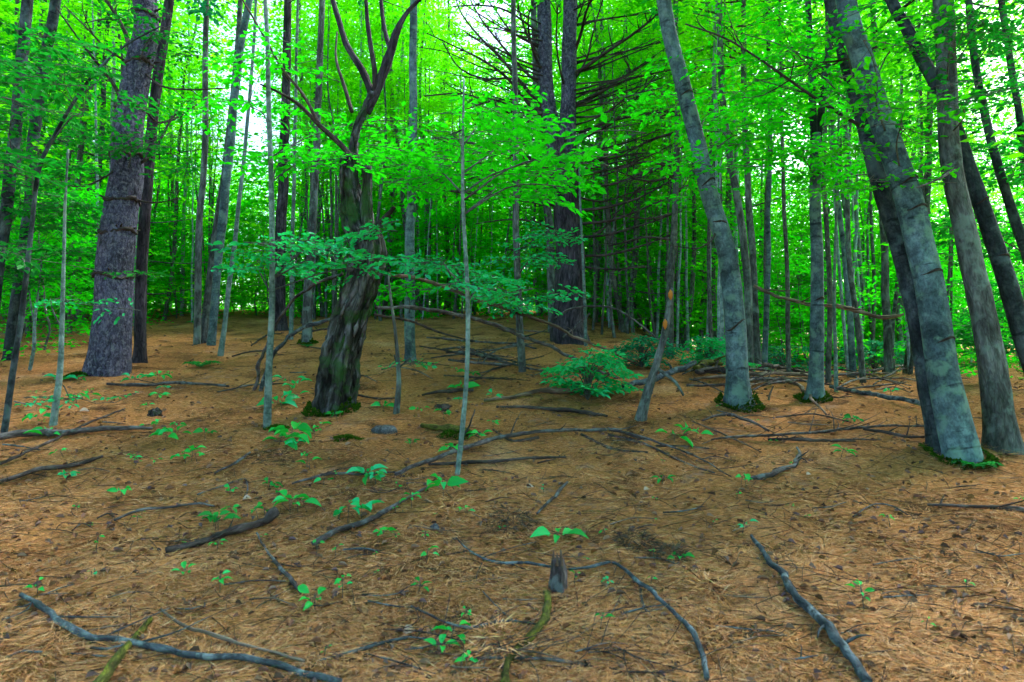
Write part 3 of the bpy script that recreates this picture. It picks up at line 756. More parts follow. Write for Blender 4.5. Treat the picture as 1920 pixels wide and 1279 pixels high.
hero('p1038', 'pine_tree', 'narrow grey trunk tucked behind the left side of the big double-topped pine', 'tree', [(1036, 612, 17), (1034, 500, 16), (1026, 380, 15), (1010, 260, 13), (1004, 120, 12)], M['maple'], Y=13.2)
hero('t1100', 'sapling', 'hair-thin pale sapling against the right side of the big double-topped pine', 'sapling', [(1098, 634, 7), (1096, 560, 6), (1092, 470, 5), (1088, 380, 4)], M['stem'], Y=11.2, extend=1, sides=6)
hero('t1262', 'sapling', 'dark upright pole between the double-topped pine and the leaning beech', 'sapling', [(1256, 655, 15), (1258, 540, 14), (1264, 400, 12), (1270, 250, 11), (1268, 80, 10)], M['stem_dark'], Y=11.0, sides=8)
dead_branches(HERO['t1262'], [([(1262, 300), (1225, 320), (1170, 345)], 5, 2), ([(1262, 250), (1220, 262), (1170, 290)], 5, 2), ([(1264, 360), (1300, 345), (1340, 350)], 4, 2), ([(1262, 330), (1215, 340), (1160, 322)], 5, 2),
    ([(1260, 400), (1215, 410), (1150, 402)], 4, 2), ([(1260, 450), (1210, 445), (1140, 462)], 4, 2), ([(1262, 210), (1215, 225), (1160, 215)], 4, 2), ([(1266, 280), (1310, 265), (1350, 240)], 4, 2), ([(1262, 310), (1200, 305), (1130, 330)], 6, 2)], M['dead'], rg, 6, wob=.6)

hero('fungi', 'sapling', 'leaning dead sapling with orange fungus patches near the teal shrub', 'sapling', [(1200, 790, 20), (1213, 745, 18), (1230, 690, 16), (1243, 640, 14), (1250, 600, 13), (1256, 565, 12), (1260, 540, 7)], M['maple'], extend=0, sides=9, rough=.1)
hf = HERO['fungi']
for (x, y) in ((1257, 553), (1247, 608)):
    mb = MB(); c = pt(x, y, hf['Y'] - .05)
    P = np.array([c - UP * .05, c, c + UP * .05]); tube(mb, P, [.006, .024, .005], 9, .5, 5, res=10)
    mb.build('fungus', M['fungus'], hf['o'], hf['base'])
limb(hf['o'], hf['base'], np.array([pt(1232, 690, hf['Y']), pt(1265, 715, hf['Y'] - .1), pt(1282, 742, hf['Y'] - .15)]), [.02, .016, .012], M['maple'])

# ------------------------------------------------------------------ right side
hero('beech', 'beech_tree', 'smooth blue-grey beech leaning left, with bright moss around its foot', 'tree',
     [(1386, 762, 46), (1384, 700, 42), (1379, 620, 40), (1367, 520, 38), (1350, 430, 35), (1328, 345, 33), (1304, 250, 31), (1278, 150, 29), (1250, 20, 28)], M['beech'], extend=4.5, sides=22, rough=.035, flare=.12, n=100, moss=.17, crown=22)
hero('b1530', 'beech_tree', 'upright blue-grey beech forking near its top, moss on its foot', 'tree',
     [(1527, 752, 34), (1529, 690, 29), (1533, 600, 27), (1532, 480, 24), (1530, 360, 22), (1530, 250, 21)], M['beech'], extend=0, sides=18, rough=.03, flare=.15, n=60, moss=.10)
hb = HERO['b1530']
for pts, ws in (([(1527, 270), (1524, 200), (1521, 130), (1516, 20), (1510, -80)], (14, 13, 12, 11, 9)), ([(1533, 270), (1541, 200), (1548, 130), (1566, 20), (1580, -80)], (14, 13, 12, 11, 9))):
    mb = MB(); tube(mb, np.array([pt(x, y, hb['Y']) for x, y in pts]), np.array(ws) / 2 / FPX * hb['Y'], 10, .03, res=20); mb.build('fork_stem', M['beech_dark'], hb['o'], hb['base'])
hero('r1', 'beech_tree', 'thick leaning beech with a pale lit flank and green-tinged bark on the right', 'tree',
     [(1800, 855, 74), (1786, 780, 69), (1768, 690, 65), (1748, 580, 61), (1726, 470, 57), (1702, 370, 55), (1672, 280, 50), (1640, 190, 46), (1612, 90, 43), (1586, 0, 41)], M['beech'], extend=4, sides=26, rough=.045, flare=.10, n=130, moss=.03, crown=17, crown_mat='dark', dyt=.5)
h1 = HERO['r1']
hero('r1b', 'beech_tree', 'dark stem grown against the left side of the thick leaning beech', 'tree',
     [(1764, 832, 48), (1750, 750, 44), (1730, 640, 42), (1700, 520, 38), (1672, 420, 36), (1645, 320, 33), (1616, 220, 30), (1580, 90, 27), (1556, 0, 25)], M['beech_dark'], Y=h1['Y'] + .12, extend=4, sides=20, rough=.05, n=100, crown=13, crown_mat='dark', dyt=.9)
hero('r2', 'maple_tree', 'rough lichen-spotted trunk just right of the thick leaning beech', 'tree',
     [(1888, 846, 72), (1874, 760, 62), (1856, 660, 54), (1838, 560, 50), (1818, 460, 48), (1796, 350, 44), (1782, 250, 42), (1774, 120, 40), (1768, 0, 40)], M['maple'], extend=4, sides=24, rough=.09, rfreq=5, flare=.15, n=110, crown=17, crown_mat='dark', dyt=.3)
limb(HERO['r2']['o'], HERO['r2']['base'], np.array([pt(1790, 318, HERO['r2']['Y']), pt(1755, 338, HERO['r2']['Y'] - .2), pt(1718, 352, HERO['r2']['Y'] - .3)]), [.014, .01, .005], M['stick'])
hero('r3', 'maple_tree', 'very dark curving trunk crossing in front of the far right trees', 'tree',
     [(1960, 760, 44), (1918, 640, 42), (1886, 530, 40), (1852, 430, 36), (1826, 340, 33), (1798, 262, 30), (1766, 180, 28), (1730, 110, 26), (1700, 50, 24), (1668, -10, 22)], M['beech_dark'], Y=6.0, extend=3, sides=18, rough=.05, n=100, crown=15, crown_mat='dark', dyt=.4)
hero('r4', 'maple_tree', 'slim dark tilted trunk at the far right edge', 'tree', [(1985, 640, 26), (1930, 500, 24), (1890, 370, 20), (1856, 250, 18), (1830, 130, 16), (1815, 0, 15)], M['beech_dark'], Y=7.4, extend=4, crown=15, crown_mat='dark')
hero('r5', 'maple_tree', 'thin shadowy trunk behind the curving dark trunk, far right', 'tree', [(1990, 660, 20), (1955, 480, 19), (1925, 330, 17), (1905, 180, 15), (1880, 20, 14)], M['beech_dark'], Y=8.6, extend=3, crown=13, crown_mat='dark')
for key, nm, lab, pts, mat, Yv in (
    ('m1405', 'maple_tree', 'left of two close thin dark trunks right of the leaning mossy beech', [(1404, 640, 17), (1400, 520, 16), (1388, 400, 15), (1370, 300, 14), (1356, 200, 13), (1350, 60, 12)], 'maple', 10.5),
    ('m1418', 'maple_tree', 'right of two close thin dark trunks right of the leaning mossy beech', [(1418, 640, 15), (1412, 480, 14), (1402, 340, 13), (1396, 200, 12), (1394, 40, 11)], 'maple', 11.0),
    ('m1440', 'beech_tree', 'thin pale trunk midway between the mossy beech and the upright beech', [(1436, 650, 12), (1440, 500, 11), (1441, 380, 10), (1444, 240, 9), (1440, 60, 8)], 'beech', 11.5),
    ('m1555', 'sapling', 'thin dark pole touching the right side of the upright forked beech', [(1554, 690, 12), (1556, 560, 11), (1550, 440, 10), (1545, 340, 9), (1548, 180, 8)], 'stem_dark', 9.2),
    ('m1566', 'sapling', 'thin whitish lichened sapling right of the upright forked beech', [(1567, 735, 9), (1566, 660, 8), (1564, 570, 7), (1566, 460, 6), (1570, 330, 5)], 'stem', None),
    ('m1592', 'beech_tree', 'bluish pole leaning slightly, right of the whitish lichened sapling', [(1596, 650, 14), (1590, 560, 12), (1580, 460, 11), (1570, 370, 10), (1560, 220, 9)], 'beech', 11.2),
    ('m1660', 'maple_tree', 'dim trunk behind the fallen leaning branch, left of the thick leaning beech', [(1664, 650, 18), (1660, 520, 16), (1655, 400, 14), (1648, 250, 13), (1640, 80, 12)], 'maple', 11.8),
    ('m1470', 'sapling', 'wispy grey pole behind the low bushes near the upright beech', [(1478, 660, 10), (1476, 520, 9), (1470, 380, 8), (1466, 220, 7)], 'stem_dark', 11.0)):
    hero(key, nm, lab, 'sapling' if nm == 'sapling' else 'tree', pts, M[mat], Y=Yv, extend=3, sides=8, crown=0 if nm == 'sapling' else 12)
dead_branches(HERO['beech'], [([(1345, 430), (1330, 455), (1300, 470)], 4, 2)], M['dead'], rg, 2)
# the long bare bough across the upper right
hr = HERO['r1b']
dead_branches(hr, [([(1640, 243), (1600, 228), (1545, 195), (1480, 150), (1420, 108), (1360, 72), (1285, 45)], 7, 3), ([(1660, 80), (1590, 110), (1530, 118), (1460, 130)], 5, 2)], M['dead'], rg, 6, wob=.4)
# leaf layers of the right hand trees
sprays_for('r1b', [(1480, 90, 100, 24, 6, 160), (1560, 140, 90, 22, 5, 200), (1420, 150, 90, 22, 5, 200), (1540, 50, 90, 24, 5, 120), (1380, 60, 80, 24, 6, 100), (1640, 210, 70, 16, 4, 260)], 'bright', dY=(.3, 1.6), leaf=.07)
sprays_for('r1', [(1640, 165, 60, 14, 3, 220), (1690, 235, 70, 16, 4, 300)], 'canopy', dY=(-.4, -.1), leaf=.065)
sprays_for('r1', [(1700, 240, 80, 22, 6, 300), (1620, 90, 70, 30, 4, 140), (1640, 340, 60, 20, 4, 380), (1700, 60, 70, 30, 5, 120)], 'canopy', dY=(.5, 1.4), leaf=.07)
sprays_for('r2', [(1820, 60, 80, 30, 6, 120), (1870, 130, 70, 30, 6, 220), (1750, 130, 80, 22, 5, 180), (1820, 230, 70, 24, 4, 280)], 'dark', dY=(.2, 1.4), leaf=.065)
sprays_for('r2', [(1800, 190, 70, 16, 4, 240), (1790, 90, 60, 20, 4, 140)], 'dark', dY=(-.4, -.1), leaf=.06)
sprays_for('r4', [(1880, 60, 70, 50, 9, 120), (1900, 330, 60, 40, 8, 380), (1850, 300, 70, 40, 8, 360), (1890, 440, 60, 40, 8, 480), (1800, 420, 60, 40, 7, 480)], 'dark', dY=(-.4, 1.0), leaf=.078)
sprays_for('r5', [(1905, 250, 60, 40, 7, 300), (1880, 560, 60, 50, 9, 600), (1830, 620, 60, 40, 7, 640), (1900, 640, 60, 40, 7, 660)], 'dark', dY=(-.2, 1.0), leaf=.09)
sprays_for('beech', [(1330, 220, 80, 25, 9, 260), (1400, 250, 70, 25, 8, 300), (1240, 170, 60, 25, 6, 220), (1290, 320, 60, 22, 6, 360)], 'bright', dY=(-.3, 1.0), leaf=.08)
sprays_for('b1530', [(1500, 290, 80, 25, 8, 330), (1580, 330, 70, 25, 7, 360), (1450, 200, 80, 30, 8, 280), (1560, 230, 70, 25, 7, 280)], 'bright', dY=(-.5, .9), leaf=.08)

# dark branch scars ringing the smooth beeches
def scars(key, rows):
    h = HERO[key]; g = np.random.default_rng(len(key) + rows[0])
    for py in rows:
        a, r = near_axis(h, py); mb = MB(); th = np.linspace(-2.7, -.4, 14) + g.normal(0, .2); tl = g.normal(0, .25)
        C = np.stack([a[0] + r * .985 * np.cos(th), a[1] + r * .985 * np.sin(th), a[2] + tl * r * np.cos(th) - .25 * r * np.sin(th * 2.3 + 1)], -1)
        tube(mb, C, .012 * np.sin(np.linspace(.15, 2.99, 14)) + .001, 5, .2, cap=False, res=20)
        mb.build('branch_scar', M['dead'], h['o'], h['base'])
scars('beech', [178, 342, 424, 610]); scars('r1', [318, 372, 505, 640]); scars('b1530', [330, 560]); scars('r3', [360, 470])
# ================================================================== forest behind: prototypes and copies
def proto_tree(seed, H, r0, crown0, nl, mats, leaf=.13, spread=2.6, lean=.25, name='forest_tree', detail=0, nt=9, ns=4, up=.35, sp=3, ratio=.6):
    rng = np.random.default_rng(seed)
    mt, ml = MB(), MB()
    n = 10
    z = np.linspace(-.2, H, n)
    off = np.cumsum(rng.normal(0, lean / n * 1.6, (n, 2)), 0); off[0] = 0
    A = np.column_stack([off, z]); r = r0 * (1 - .88 * np.linspace(0, 1, n) ** 1.1)
    P, rr = tube(mt, A, r, 8, .05, 3, .3, seed, res=26)
    ga = rng.uniform(0, 6.28)
    for k in range(nl):
        f = crown0 + (1 - crown0) * ((k + rng.random()) / nl) ** .92
        i = min(len(P) - 1, int(f * len(P))); ga += 2.4 + rng.normal(0, .4)
        g = (f - crown0) / (1 - crown0)
        L = spread * (.45 + .75 * math.sin(math.pi * min(1, g * .72 + .22))) * rng.uniform(.6, 1.15)
        d = unit(np.array([math.cos(ga), math.sin(ga), up * (.3 + g) + rng.normal(0, .12)]))
        a = P[i]; m = a + d * L * .5 - UP * .04; e = a + d * L + UP * rng.normal(0, .1)
        b0 = max(.006, rr[i] * .42)
        tube(mt, [a, m, e], [b0, b0 * .6, .004], 4, cap=False, res=6)
        for q in range(sp):
            t = .3 + .7 * (q + rng.random()) / sp
            s = a + (e - a) * t
            dd = unit(d * .7 + np.cross(d, UP) * rng.choice([-1, 1]) * rng.uniform(.2, 1.1) + UP * rng.normal(0, .12))
            spray(mt, ml, s, dd, L * rng.uniform(.4, .6) + .3, .42 + .12 * L, leaf, nt, ns, rng, detail=detail, twigs=False, tilt=.45, ratio=ratio)
    tm = mt.build('trunk', mats[0], mesh_only=True); lm = ml.build('crown', mats[1], mesh_only=True, smooth=False)
    return tm, lm

PROTO = {}
for k in range(4):      # tall canopy trees
    PROTO['tall%d' % k] = proto_tree(100 + k, 17 + k * 1.2, .12 + .02 * k, .22 + .05 * (k % 2), 44, (M['maple'] if k % 2 else M['beech_dark'], G['far'] if k % 2 else G['canopy']), .15, 2.7)
for k in range(3):      # medium trees with crowns in view
    PROTO['mid%d' % k] = proto_tree(150 + k, 9.5 + k, .075 + .012 * k, .2, 32, ((M['maple'], M['beech_dark'], M['stem_dark'])[k], (G['far'], G['canopy'], G['bright'])[k]), .13, 2.2)
for k in range(3):      # understory trees with leaves from low down
    PROTO['under%d' % k] = proto_tree(200 + k, 6.5 + k, .045 + .008 * k, .12, 34, (M['stem_dark'], (G['canopy'], G['bright'], G['far'])[k]), .11, 1.7, .5, up=.18)
for k in range(3):      # bare poles, leaves only high up
    PROTO['pole%d' % k] = proto_tree(300 + k, 13 + k, .055 + .012 * k, .55, 16, ((M['pole'], M['stem_dark'], M['maple'])[k], G['far']), .14, 1.5, .5)
PROTO['low0'] = proto_tree(401, 2.6, .02, .10, 26, (M['stem_dark'], G['bright']), .08, .9, .3, up=.12, detail=1)
PROTO['low1'] = proto_tree(402, 3.4, .024, .14, 28, (M['stem_dark'], G['canopy']), .09, 1.1, .4, up=.12, detail=1)

def place(proto, name, label, cat, group, x, y, s, rz, tilt=0.):
    tm, lm = PROTO[proto]
    t = thing(name, label, cat, (x, y, gz1(x, y) - .05), group)
    t.scale = (s, s, s); t.rotation_euler = (tilt * math.cos(rz * 3), tilt * math.sin(rz * 5), rz)
    link('trunk', tm, t); link('crown', lm, t)
    return t

REG = [(-900, 150, 'beyond the left edge of the clearing'), (150, 340, 'behind the thick purple-grey pine'), (340, 600, 'behind the three close trunks'), (600, 800, 'behind the leaning dead snag'),
       (800, 1010, 'beyond the middle of the clearing'), (1010, 1290, 'behind the big double-topped pine'), (1290, 1470, 'behind the leaning mossy beech'),
       (1470, 1640, 'behind the upright forked beech'), (1640, 1800, 'behind the thick leaning beech'), (1800, 3000, 'beyond the trunks at the right edge')]
def region(px):
    for a, b, n in REG:
        if a <= px < b: return n
    return REG[-1][2]

KIND = dict(mid=('forest_tree', 'tree', 'middling leafy tree', 'middling trees'), tall=('forest_tree', 'tree', 'tall leafy tree', 'tall trees'), under=('understory_tree', 'tree', 'low-branching bright green young tree', 'young trees'),
            pole=('pole_tree', 'tree', 'bare thin grey pole tree', 'thin pole trees'), low=('understory_sapling', 'sapling', 'knee-high to man-high leafy sapling', 'leafy saplings'))
frng = np.random.default_rng(77)
SKY = [(478, 225, 100, 95), (925, 30, 70, 60), (700, 15, 25, 35), (1490, 235, 75, 50), (600, 120, 30, 30), (1300, 130, 25, 40), (1850, 170, 50, 70), (150, 90, 40, 60), (900, 205, 20, 30), (1375, 250, 30, 40), (1460, 330, 25, 40), (1240, 20, 25, 25)]

HOLES = [(478, 220, 42, 48), (925, 30, 30, 40), (1490, 235, 25, 30), (1850, 170, 30, 40)]
def forest(kind, count, pxr, yr, smin, smax, near='', clear=None, mind=.8):
    placed = []
    tries = 0
    nm, cat, desc, grp = KIND[kind]
    nk = len([k for k in PROTO if k.startswith(kind)])
    while len(placed) < count and tries < count * 60:
        tries += 1
        px = frng.uniform(*pxr); Yd = yr[0] + (yr[1] - yr[0]) * frng.random() ** .8
        x = (px - 960) / FPX * Yd
        if clear and clear(px, Yd): continue
        sc = frng.uniform(smin, smax)
        Hk, rk = dict(mid=(10.5, 2.3), tall=(19, 2.9), under=(7.5, 1.8), pole=(14, 1.1), low=(3, 1))[kind]
        top = 662 - FPX * (gz1(x, Yd) + Hk * sc - 1.45) / Yd
        if any(abs(px - hx) < hw + rk * sc * FPX / Yd * .75 and top < hy + hh for hx, hy, hw, hh in HOLES): continue
        if any((x - a) ** 2 + (Yd - b) ** 2 < mind ** 2 for a, b in placed): continue
        placed.append((x, Yd))
        rg_ = region(px)
        lab = f'{desc} {near}{rg_}'
        place(f'{kind}{int(frng.integers(nk))}', nm, lab, cat, f'{grp} {near}{rg_}', x, Yd, sc, frng.uniform(0, 6.28), frng.normal(0, .03))

def clr(px, Y):
    if px < 330: return Y < 11
    if px < 1100: return Y < 17.5
    if px < 1300: return Y < 13
    return Y < 10.2
def clr_low(px, Y):
    if px < 330: return Y < 10.5
    if px < 1010: return Y < 16.5
    if px < 1300: return Y < 12.5
    return Y < 9.6
forest('pole', 130, (-60, 1980), (11, 26), .6, 1.1, '', clr, .5)
forest('low', 56, (-60, 1980), (17, 30), 1.0, 1.7, 'farther ', None, .8)
forest('mid', 36, (-250, 2170), (13, 30), .85, 1.15, '', lambda p, y: clr(p, y - 1), 1.3)
forest('under', 48, (-150, 2070), (12, 28), .75, 1.15, '', clr, 1.0)
forest('low', 46, (-60, 1980), (10, 22), .7, 1.2, '', clr_low, .7)
forest('tall', 38, (-150, 2070), (28, 50), .9, 1.15, 'far back ', None, 1.8)
forest('under', 44, (-150, 2070), (28, 46), .9, 1.3, 'far back ', None, 1.4)

forest('under', 30, (330, 1010), (22, 42), .55, .95, 'small ', None, 1.0)
forest('under', 8, (1300, 1800), (20, 36), .5, .9, 'small ', None, 1.0)
forest('pole', 30, (700, 1900), (12, 26), .38, .62, 'slender ', clr, .8)
forest('pole', 20, (1120, 1800), (10.3, 21), .45, .8, 'slender ', clr_low, .9)
forest('pole', 26, (330, 1050), (16.5, 25), .5, .85, 'slender ', clr_low, .7)
forest('pole', 30, (330, 1040), (16.2, 18.8), .38, .62, 'slender ', clr_low, .4)
forest('pole', 10, (1110, 1290), (12.6, 15), .38, .6, 'slender ', clr_low, .5)
forest('pole', 10, (1300, 1800), (9.8, 13), .38, .6, 'slender ', clr_low, .7)
forest('under', 10, (1020, 1300), (14, 24), .5, .8, 'small ', None, .9)
# the same wood beyond both sides of the picture
for rng_px in ((-1500, -250), (2170, 3300)):
    forest('mid', 14, rng_px, (8, 26), .85, 1.15, '', None, 1.3)
    forest('under', 14, rng_px, (9, 26), .8, 1.15, '', None, 1.0)
    forest('tall', 16, rng_px, (22, 44), .9, 1.15, 'far back ', None, 1.8)
# far-off wood that reads as one mass
def far_wood():
    rng = np.random.default_rng(9)
    ml = MB(); n = 15500
    for k in range(n):
        px = rng.uniform(-250, 2170) if k < 9000 else rng.choice([rng.uniform(-1500, -250), rng.uniform(2170, 3300)]); Yd = rng.uniform(46, 72); py = 608 - 640 * rng.random() ** 1.7
        if any(((px - a) / w) ** 2 + ((py - b) / h) ** 2 < 1 for a, b, w, h in SKY): continue
        if py < 300 and vnoise(np.array([[px / 70., py / 50., 1.]]), 5)[0] > .12 + max(0, py - 240) * .003: continue
        c = pt(px, py, Yd); c[2] = max(c[2], gz1(c[0], c[1]) + .2)
        spray(ml, ml, c, unit(rng.normal(0, 1, 3) * np.array([1, 1, .3])), 2.2, 1.0, .34, 7, 4, rng, detail=0, twigs=False, tilt=.6)
    tag(ml.build('distant_woods', G['far'], smooth=False), kind='stuff')
far_wood()
# unseen leafy trees added beside the viewpoint to darken the picture's edges
for k, (x, y, rz, s, pr) in enumerate(((-4.7, .0, .4, .85, 'mid0'), (4.8, .0, 3.6, .85, 'mid1'), (-5.4, 2.4, 1.4, .8, 'mid2'), (6.0, 1.9, .9, .75, 'mid2'), (7.3, 4.4, 1.1, .8, 'mid1'), (8.9, 6.2, .1, .85, 'mid0'), (9.4, 9.0, 2.6, .7, 'mid2'), (6.9, 6.7, 1.7, .8, 'mid1'), (0.4, -4.4, 2.6, .9, 'mid1'), (7.2, 1.8, 4.1, .9, 'mid2'),
        (-7.2, 3.6, 2.2, .85, 'mid1'), (-9.0, 6.6, 3.3, .9, 'mid0'), (5.4, 3.0, .6, .8, 'under2'), (8.2, 3.2, .9, .9, 'under1'))):
    side = 'left' if x < 0 else 'right'
    place(pr, 'understory_tree' if pr[0] == 'u' else 'forest_tree', f'unseen leafy tree added beside the viewpoint to shade the near {side} of the clearing', 'tree', f'unseen shade trees added beside the viewpoint, {side}', x, y, s, rz)

# unseen trees added behind the viewpoint: the wood goes on and blocks frontal sky
for k in range(16):
    x, y = -14 + 28 * ((k * .618) % 1), -6.0 - 9 * ((k * .381) % 1)
    place(('mid0', 'under2', 'mid1', 'under0', 'mid2')[k % 5], 'forest_tree', 'unseen leafy tree added behind the viewpoint to continue the wood and block sky light', 'tree', 'unseen trees added behind the viewpoint', x, y, .9 + .3 * ((k * .27) % 1), k * 1.3)
# ================================================================== fallen sticks and logs
srng = np.random.default_rng(31)
def stick(label, pts, mat='stick', name='fallen_branch', twigs=0, forks=(), span=None, lift=.35, sides=8, rough=.10, cat='branch', group=None, tw=.25):
    """pts [(px,py,w)]; on the ground unless span=(Y0,Y1) gives the distances of both ends"""
    n = len(pts); P = []
    for k, (x, y, w) in enumerate(pts):
        if span:
            u = k / (n - 1); p = pt(x, y, span[0] * (1 - u) + span[1] * u)
        else:
            p = at(x, y); p = p + UP * ((w / 2 / FPX * p[1]) * (lift * 2) + .016)
        P.append(p)
    P = np.array(P); r = np.array([p[2] / 2 / FPX * q[1] for p, q in zip(pts, P)]) * .70
    base = P[0].copy(); base[2] = gz1(base[0], base[1])
    t = thing(name, label, cat, base, group)
    PR = catmull(np.column_stack([P, r]), max(24, n * 10)); sd_ = float(srng.integers(500)); m_ = len(PR)
    L_ = np.concatenate([[0], np.cumsum(np.linalg.norm(np.diff(PR[:, :3], axis=0), axis=1))])
    for ax in (0, 1, 2):     # crooked growth and knots
        q_ = np.stack([L_ * 5.5, np.full(m_, sd_ + ax * 9.1), np.zeros(m_)], -1)
        PR[:, ax] += (vnoise(q_, 12) + .5 * vnoise(q_ * 2.7, 13)) * (np.clip(PR[:, 3], .004, .03) * (.95 if ax < 2 else .45))
    PR[:, 3] *= 1 + .28 * np.maximum(0, vnoise(np.stack([L_ * 9, np.full(m_, sd_), np.ones(m_)], -1), 14)) - .12
    mb = MB(); P2, r2 = tube(mb, PR[:, :3], np.maximum(PR[:, 3], .001), sides + 2, rough * 1.4, 3, .3, int(srng.integers(999)))
    # wobble knots
    mb.build('stem', M[mat], t, base)
    for _ in range(twigs):
        k = int(srng.integers(2, len(P2) - 2)); d = unit(P2[min(k + 1, len(P2) - 1)] - P2[k - 1]); sd = unit(np.cross(d, UP)) * srng.choice([-1, 1])
        L = tw * srng.uniform(.4, 1.3); dd = unit(d * srng.uniform(.3, .9) + sd * srng.uniform(.4, .9) + UP * srng.uniform(.0, .45))
        q = [P2[k], P2[k] + dd * L * .5 + srng.normal(0, .015, 3), P2[k] + dd * L + srng.normal(0, .03, 3)]
        q = np.array(q); q[:, 2] = np.maximum(q[:, 2], gz(q[:, 0], q[:, 1]) + .006)
        m2 = MB(); tube(m2, q, [max(.003, r2[k] * .5), max(.002, r2[k] * .3), .0015], 4, res=6); m2.build('twig', M[mat], t, base)
    for f in forks:
        Q = []; 
        for k, (x, y, w) in enumerate(f):
            p = at(x, y) + UP * (w / FPX * 4 * .5) if not span else pt(x, y, base[1]); Q.append(p)
        Q = np.array(Q); m2 = MB(); tube(m2, Q, [w / 2 / FPX * q[1] for (_, _, w), q in zip(f, Q)], 6, .1, res=len(f) * 5); m2.build('fork', M[mat], t, base)
    return t

stick('long pale-speckled dead branch across the near left corner, over the mossy stick', [(40, 1133, 13), (100, 1175, 16), (165, 1203, 18), (250, 1225, 19), (330, 1242, 20), (430, 1252, 20), (520, 1270, 20), (640, 1300, 20)], 'lichen', twigs=5, tw=.3)
stick('thin tan bare stick lying along the long speckled branch', [(300, 1160, 8), (350, 1190, 10), (420, 1213, 10), (500, 1240, 9), (570, 1258, 8)], 'tan', lift=.6)
stick('yellow-green mossy stick poking out under the long speckled branch', [(282, 1180, 15), (258, 1205, 20), (230, 1238, 24), (205, 1270, 26), (180, 1305, 28)], 'mosslog', lift=.2)
stick('short pale lichened stick beside the mossy stick in the near left corner', [(168, 1231, 7), (205, 1230, 8), (240, 1223, 5)], 'lichen', lift=.6)
stick('pale stick end in the dark near left corner', [(10, 1245, 8), (40, 1240, 9), (78, 1241, 7)], 'lichen')
stick('charred-dark rotten branch with a thick broken end under a bright seedling', [(310, 1050, 15), (345, 1040, 18), (385, 1030, 18), (430, 1012, 19), (480, 995, 24), (522, 978, 34)], 'dead', twigs=3, rough=.2, tw=.15)
stick('purplish curved stick left of the charred-dark rotten branch', [(215, 982, 7), (265, 967, 9), (320, 958, 8), (370, 955, 7), (402, 958, 5)], 'stick')
stick('dark branch pointing into the clearing from the left edge, lower of two', [(-20, 922, 11), (60, 898, 13), (120, 884, 12), (190, 864, 8)], 'dead', twigs=2)
stick('long thin dark branch crossing the mossy log at the left edge', [(-20, 890, 8), (60, 858, 8), (130, 820, 7), (180, 798, 6), (234, 775, 4)], 'dead', lift=1.0, twigs=1)
stick('sunken dark log near the speckled sapling at the left', [(-20, 832, 22), (60, 824, 22), (130, 820, 19), (210, 814, 15), (290, 811, 9)], 'stick', name='fallen_log', cat='log')
stick('short dark stick lying between the two left seedlings', [(404, 899, 5), (440, 880, 7), (469, 858, 5)], 'stick', lift=.8)
stick('fine dark twig beside the short dark stick', [(370, 937, 4), (410, 922, 5), (460, 905, 5), (462, 940, 3)], 'stick')
stick('long forked dark branch lying across the centre of the clearing', [(745, 906, 12), (800, 880, 13), (870, 856, 13), (940, 836, 12), (1010, 823, 11), (1100, 817, 9), (1160, 820, 9), (1230, 838, 7), (1300, 862, 5), (1370, 900, 3)], 'stick', twigs=9, tw=.45, lift=.8,
      forks=[[(1140, 819, 6), (1200, 832, 5), (1290, 872, 4), (1340, 890, 3)], [(1010, 823, 6), (960, 830, 5), (925, 808, 4)], [(1090, 818, 6), (1150, 845, 6), (1215, 850, 4)], [(1230, 838, 5), (1270, 838, 4), (1330, 845, 3)]])
stick('straight dark stick alongside the long forked branch', [(800, 881, 8), (870, 877, 9), (940, 873, 9), (1000, 868, 8), (1062, 863, 5)], 'dead')
stick('thin dark stick ending at the seedling left of the long forked branch', [(548, 917, 6), (620, 900, 8), (680, 896, 7), (742, 892, 5)], 'stick', twigs=2)
stick('bleached broken log lying below the teal shrub', [(905, 759, 9), (960, 750, 11), (1000, 743, 13), (1050, 740, 14), (1110, 740, 11)], 'tan', name='fallen_log', cat='log', rough=.2)
stick('dark log just in front of the bleached broken log', [(930, 768, 6), (990, 771, 9), (1045, 777, 12), (1095, 781, 13), (1140, 786, 6)], 'dead', name='fallen_log', cat='log')
stick('short dark log left of the very thin pale sapling', [(788, 747, 6), (820, 743, 9), (850, 740, 12), (888, 739, 9)], 'dead', name='fallen_log', cat='log')
stick('mossy rotten log behind the foot of the very thin pale sapling', [(785, 803, 12), (815, 807, 20), (850, 815, 22), (884, 824, 15)], 'mosslog', name='fallen_log', cat='log', rough=.25, lift=.2)
stick('purplish dead twig leaning beside the very thin pale sapling', [(868, 824, 7), (876, 806, 6), (884, 788, 5), (890, 768, 4)], 'stick', span=(at(868, 824)[1], at(868, 824)[1] - .05))
for lab, p in (('upper dark pole of the brush heap left of the small grey trunk', [(838, 670, 7), (890, 676, 9), (940, 688, 9), (975, 694, 6)]),
               ('lower bent pole of the brush heap left of the small grey trunk', [(842, 684, 7), (880, 690, 8), (930, 694, 8), (960, 692, 5)]),
               ('arched twig on top of the brush heap left of the small grey trunk', [(905, 690, 5), (925, 668, 6), (965, 655, 6), (1005, 660, 5)]),
               ('dark thin stick farther back behind the brush heap', [(800, 640, 5), (850, 645, 6), (920, 650, 6), (990, 652, 5)]),
               ('short stick across the left end of the brush heap', [(830, 664, 6), (870, 660, 6), (900, 672, 5)])):
    stick(lab, p, 'stick', lift=1.0, twigs=4, tw=.3, group='sticks of the brush heap')
stick('leafless leaning branch from the snag, upper one, falling right to the big pine', [(712, 512, 9), (780, 522, 10), (840, 541, 11), (900, 566, 11), (960, 583, 10), (1030, 606, 9), (1080, 632, 8), (1150, 662, 7), (1210, 690, 5)], 'tan', span=(HERO['snag']['Y'] + .2, 9.2), twigs=3, tw=.5)
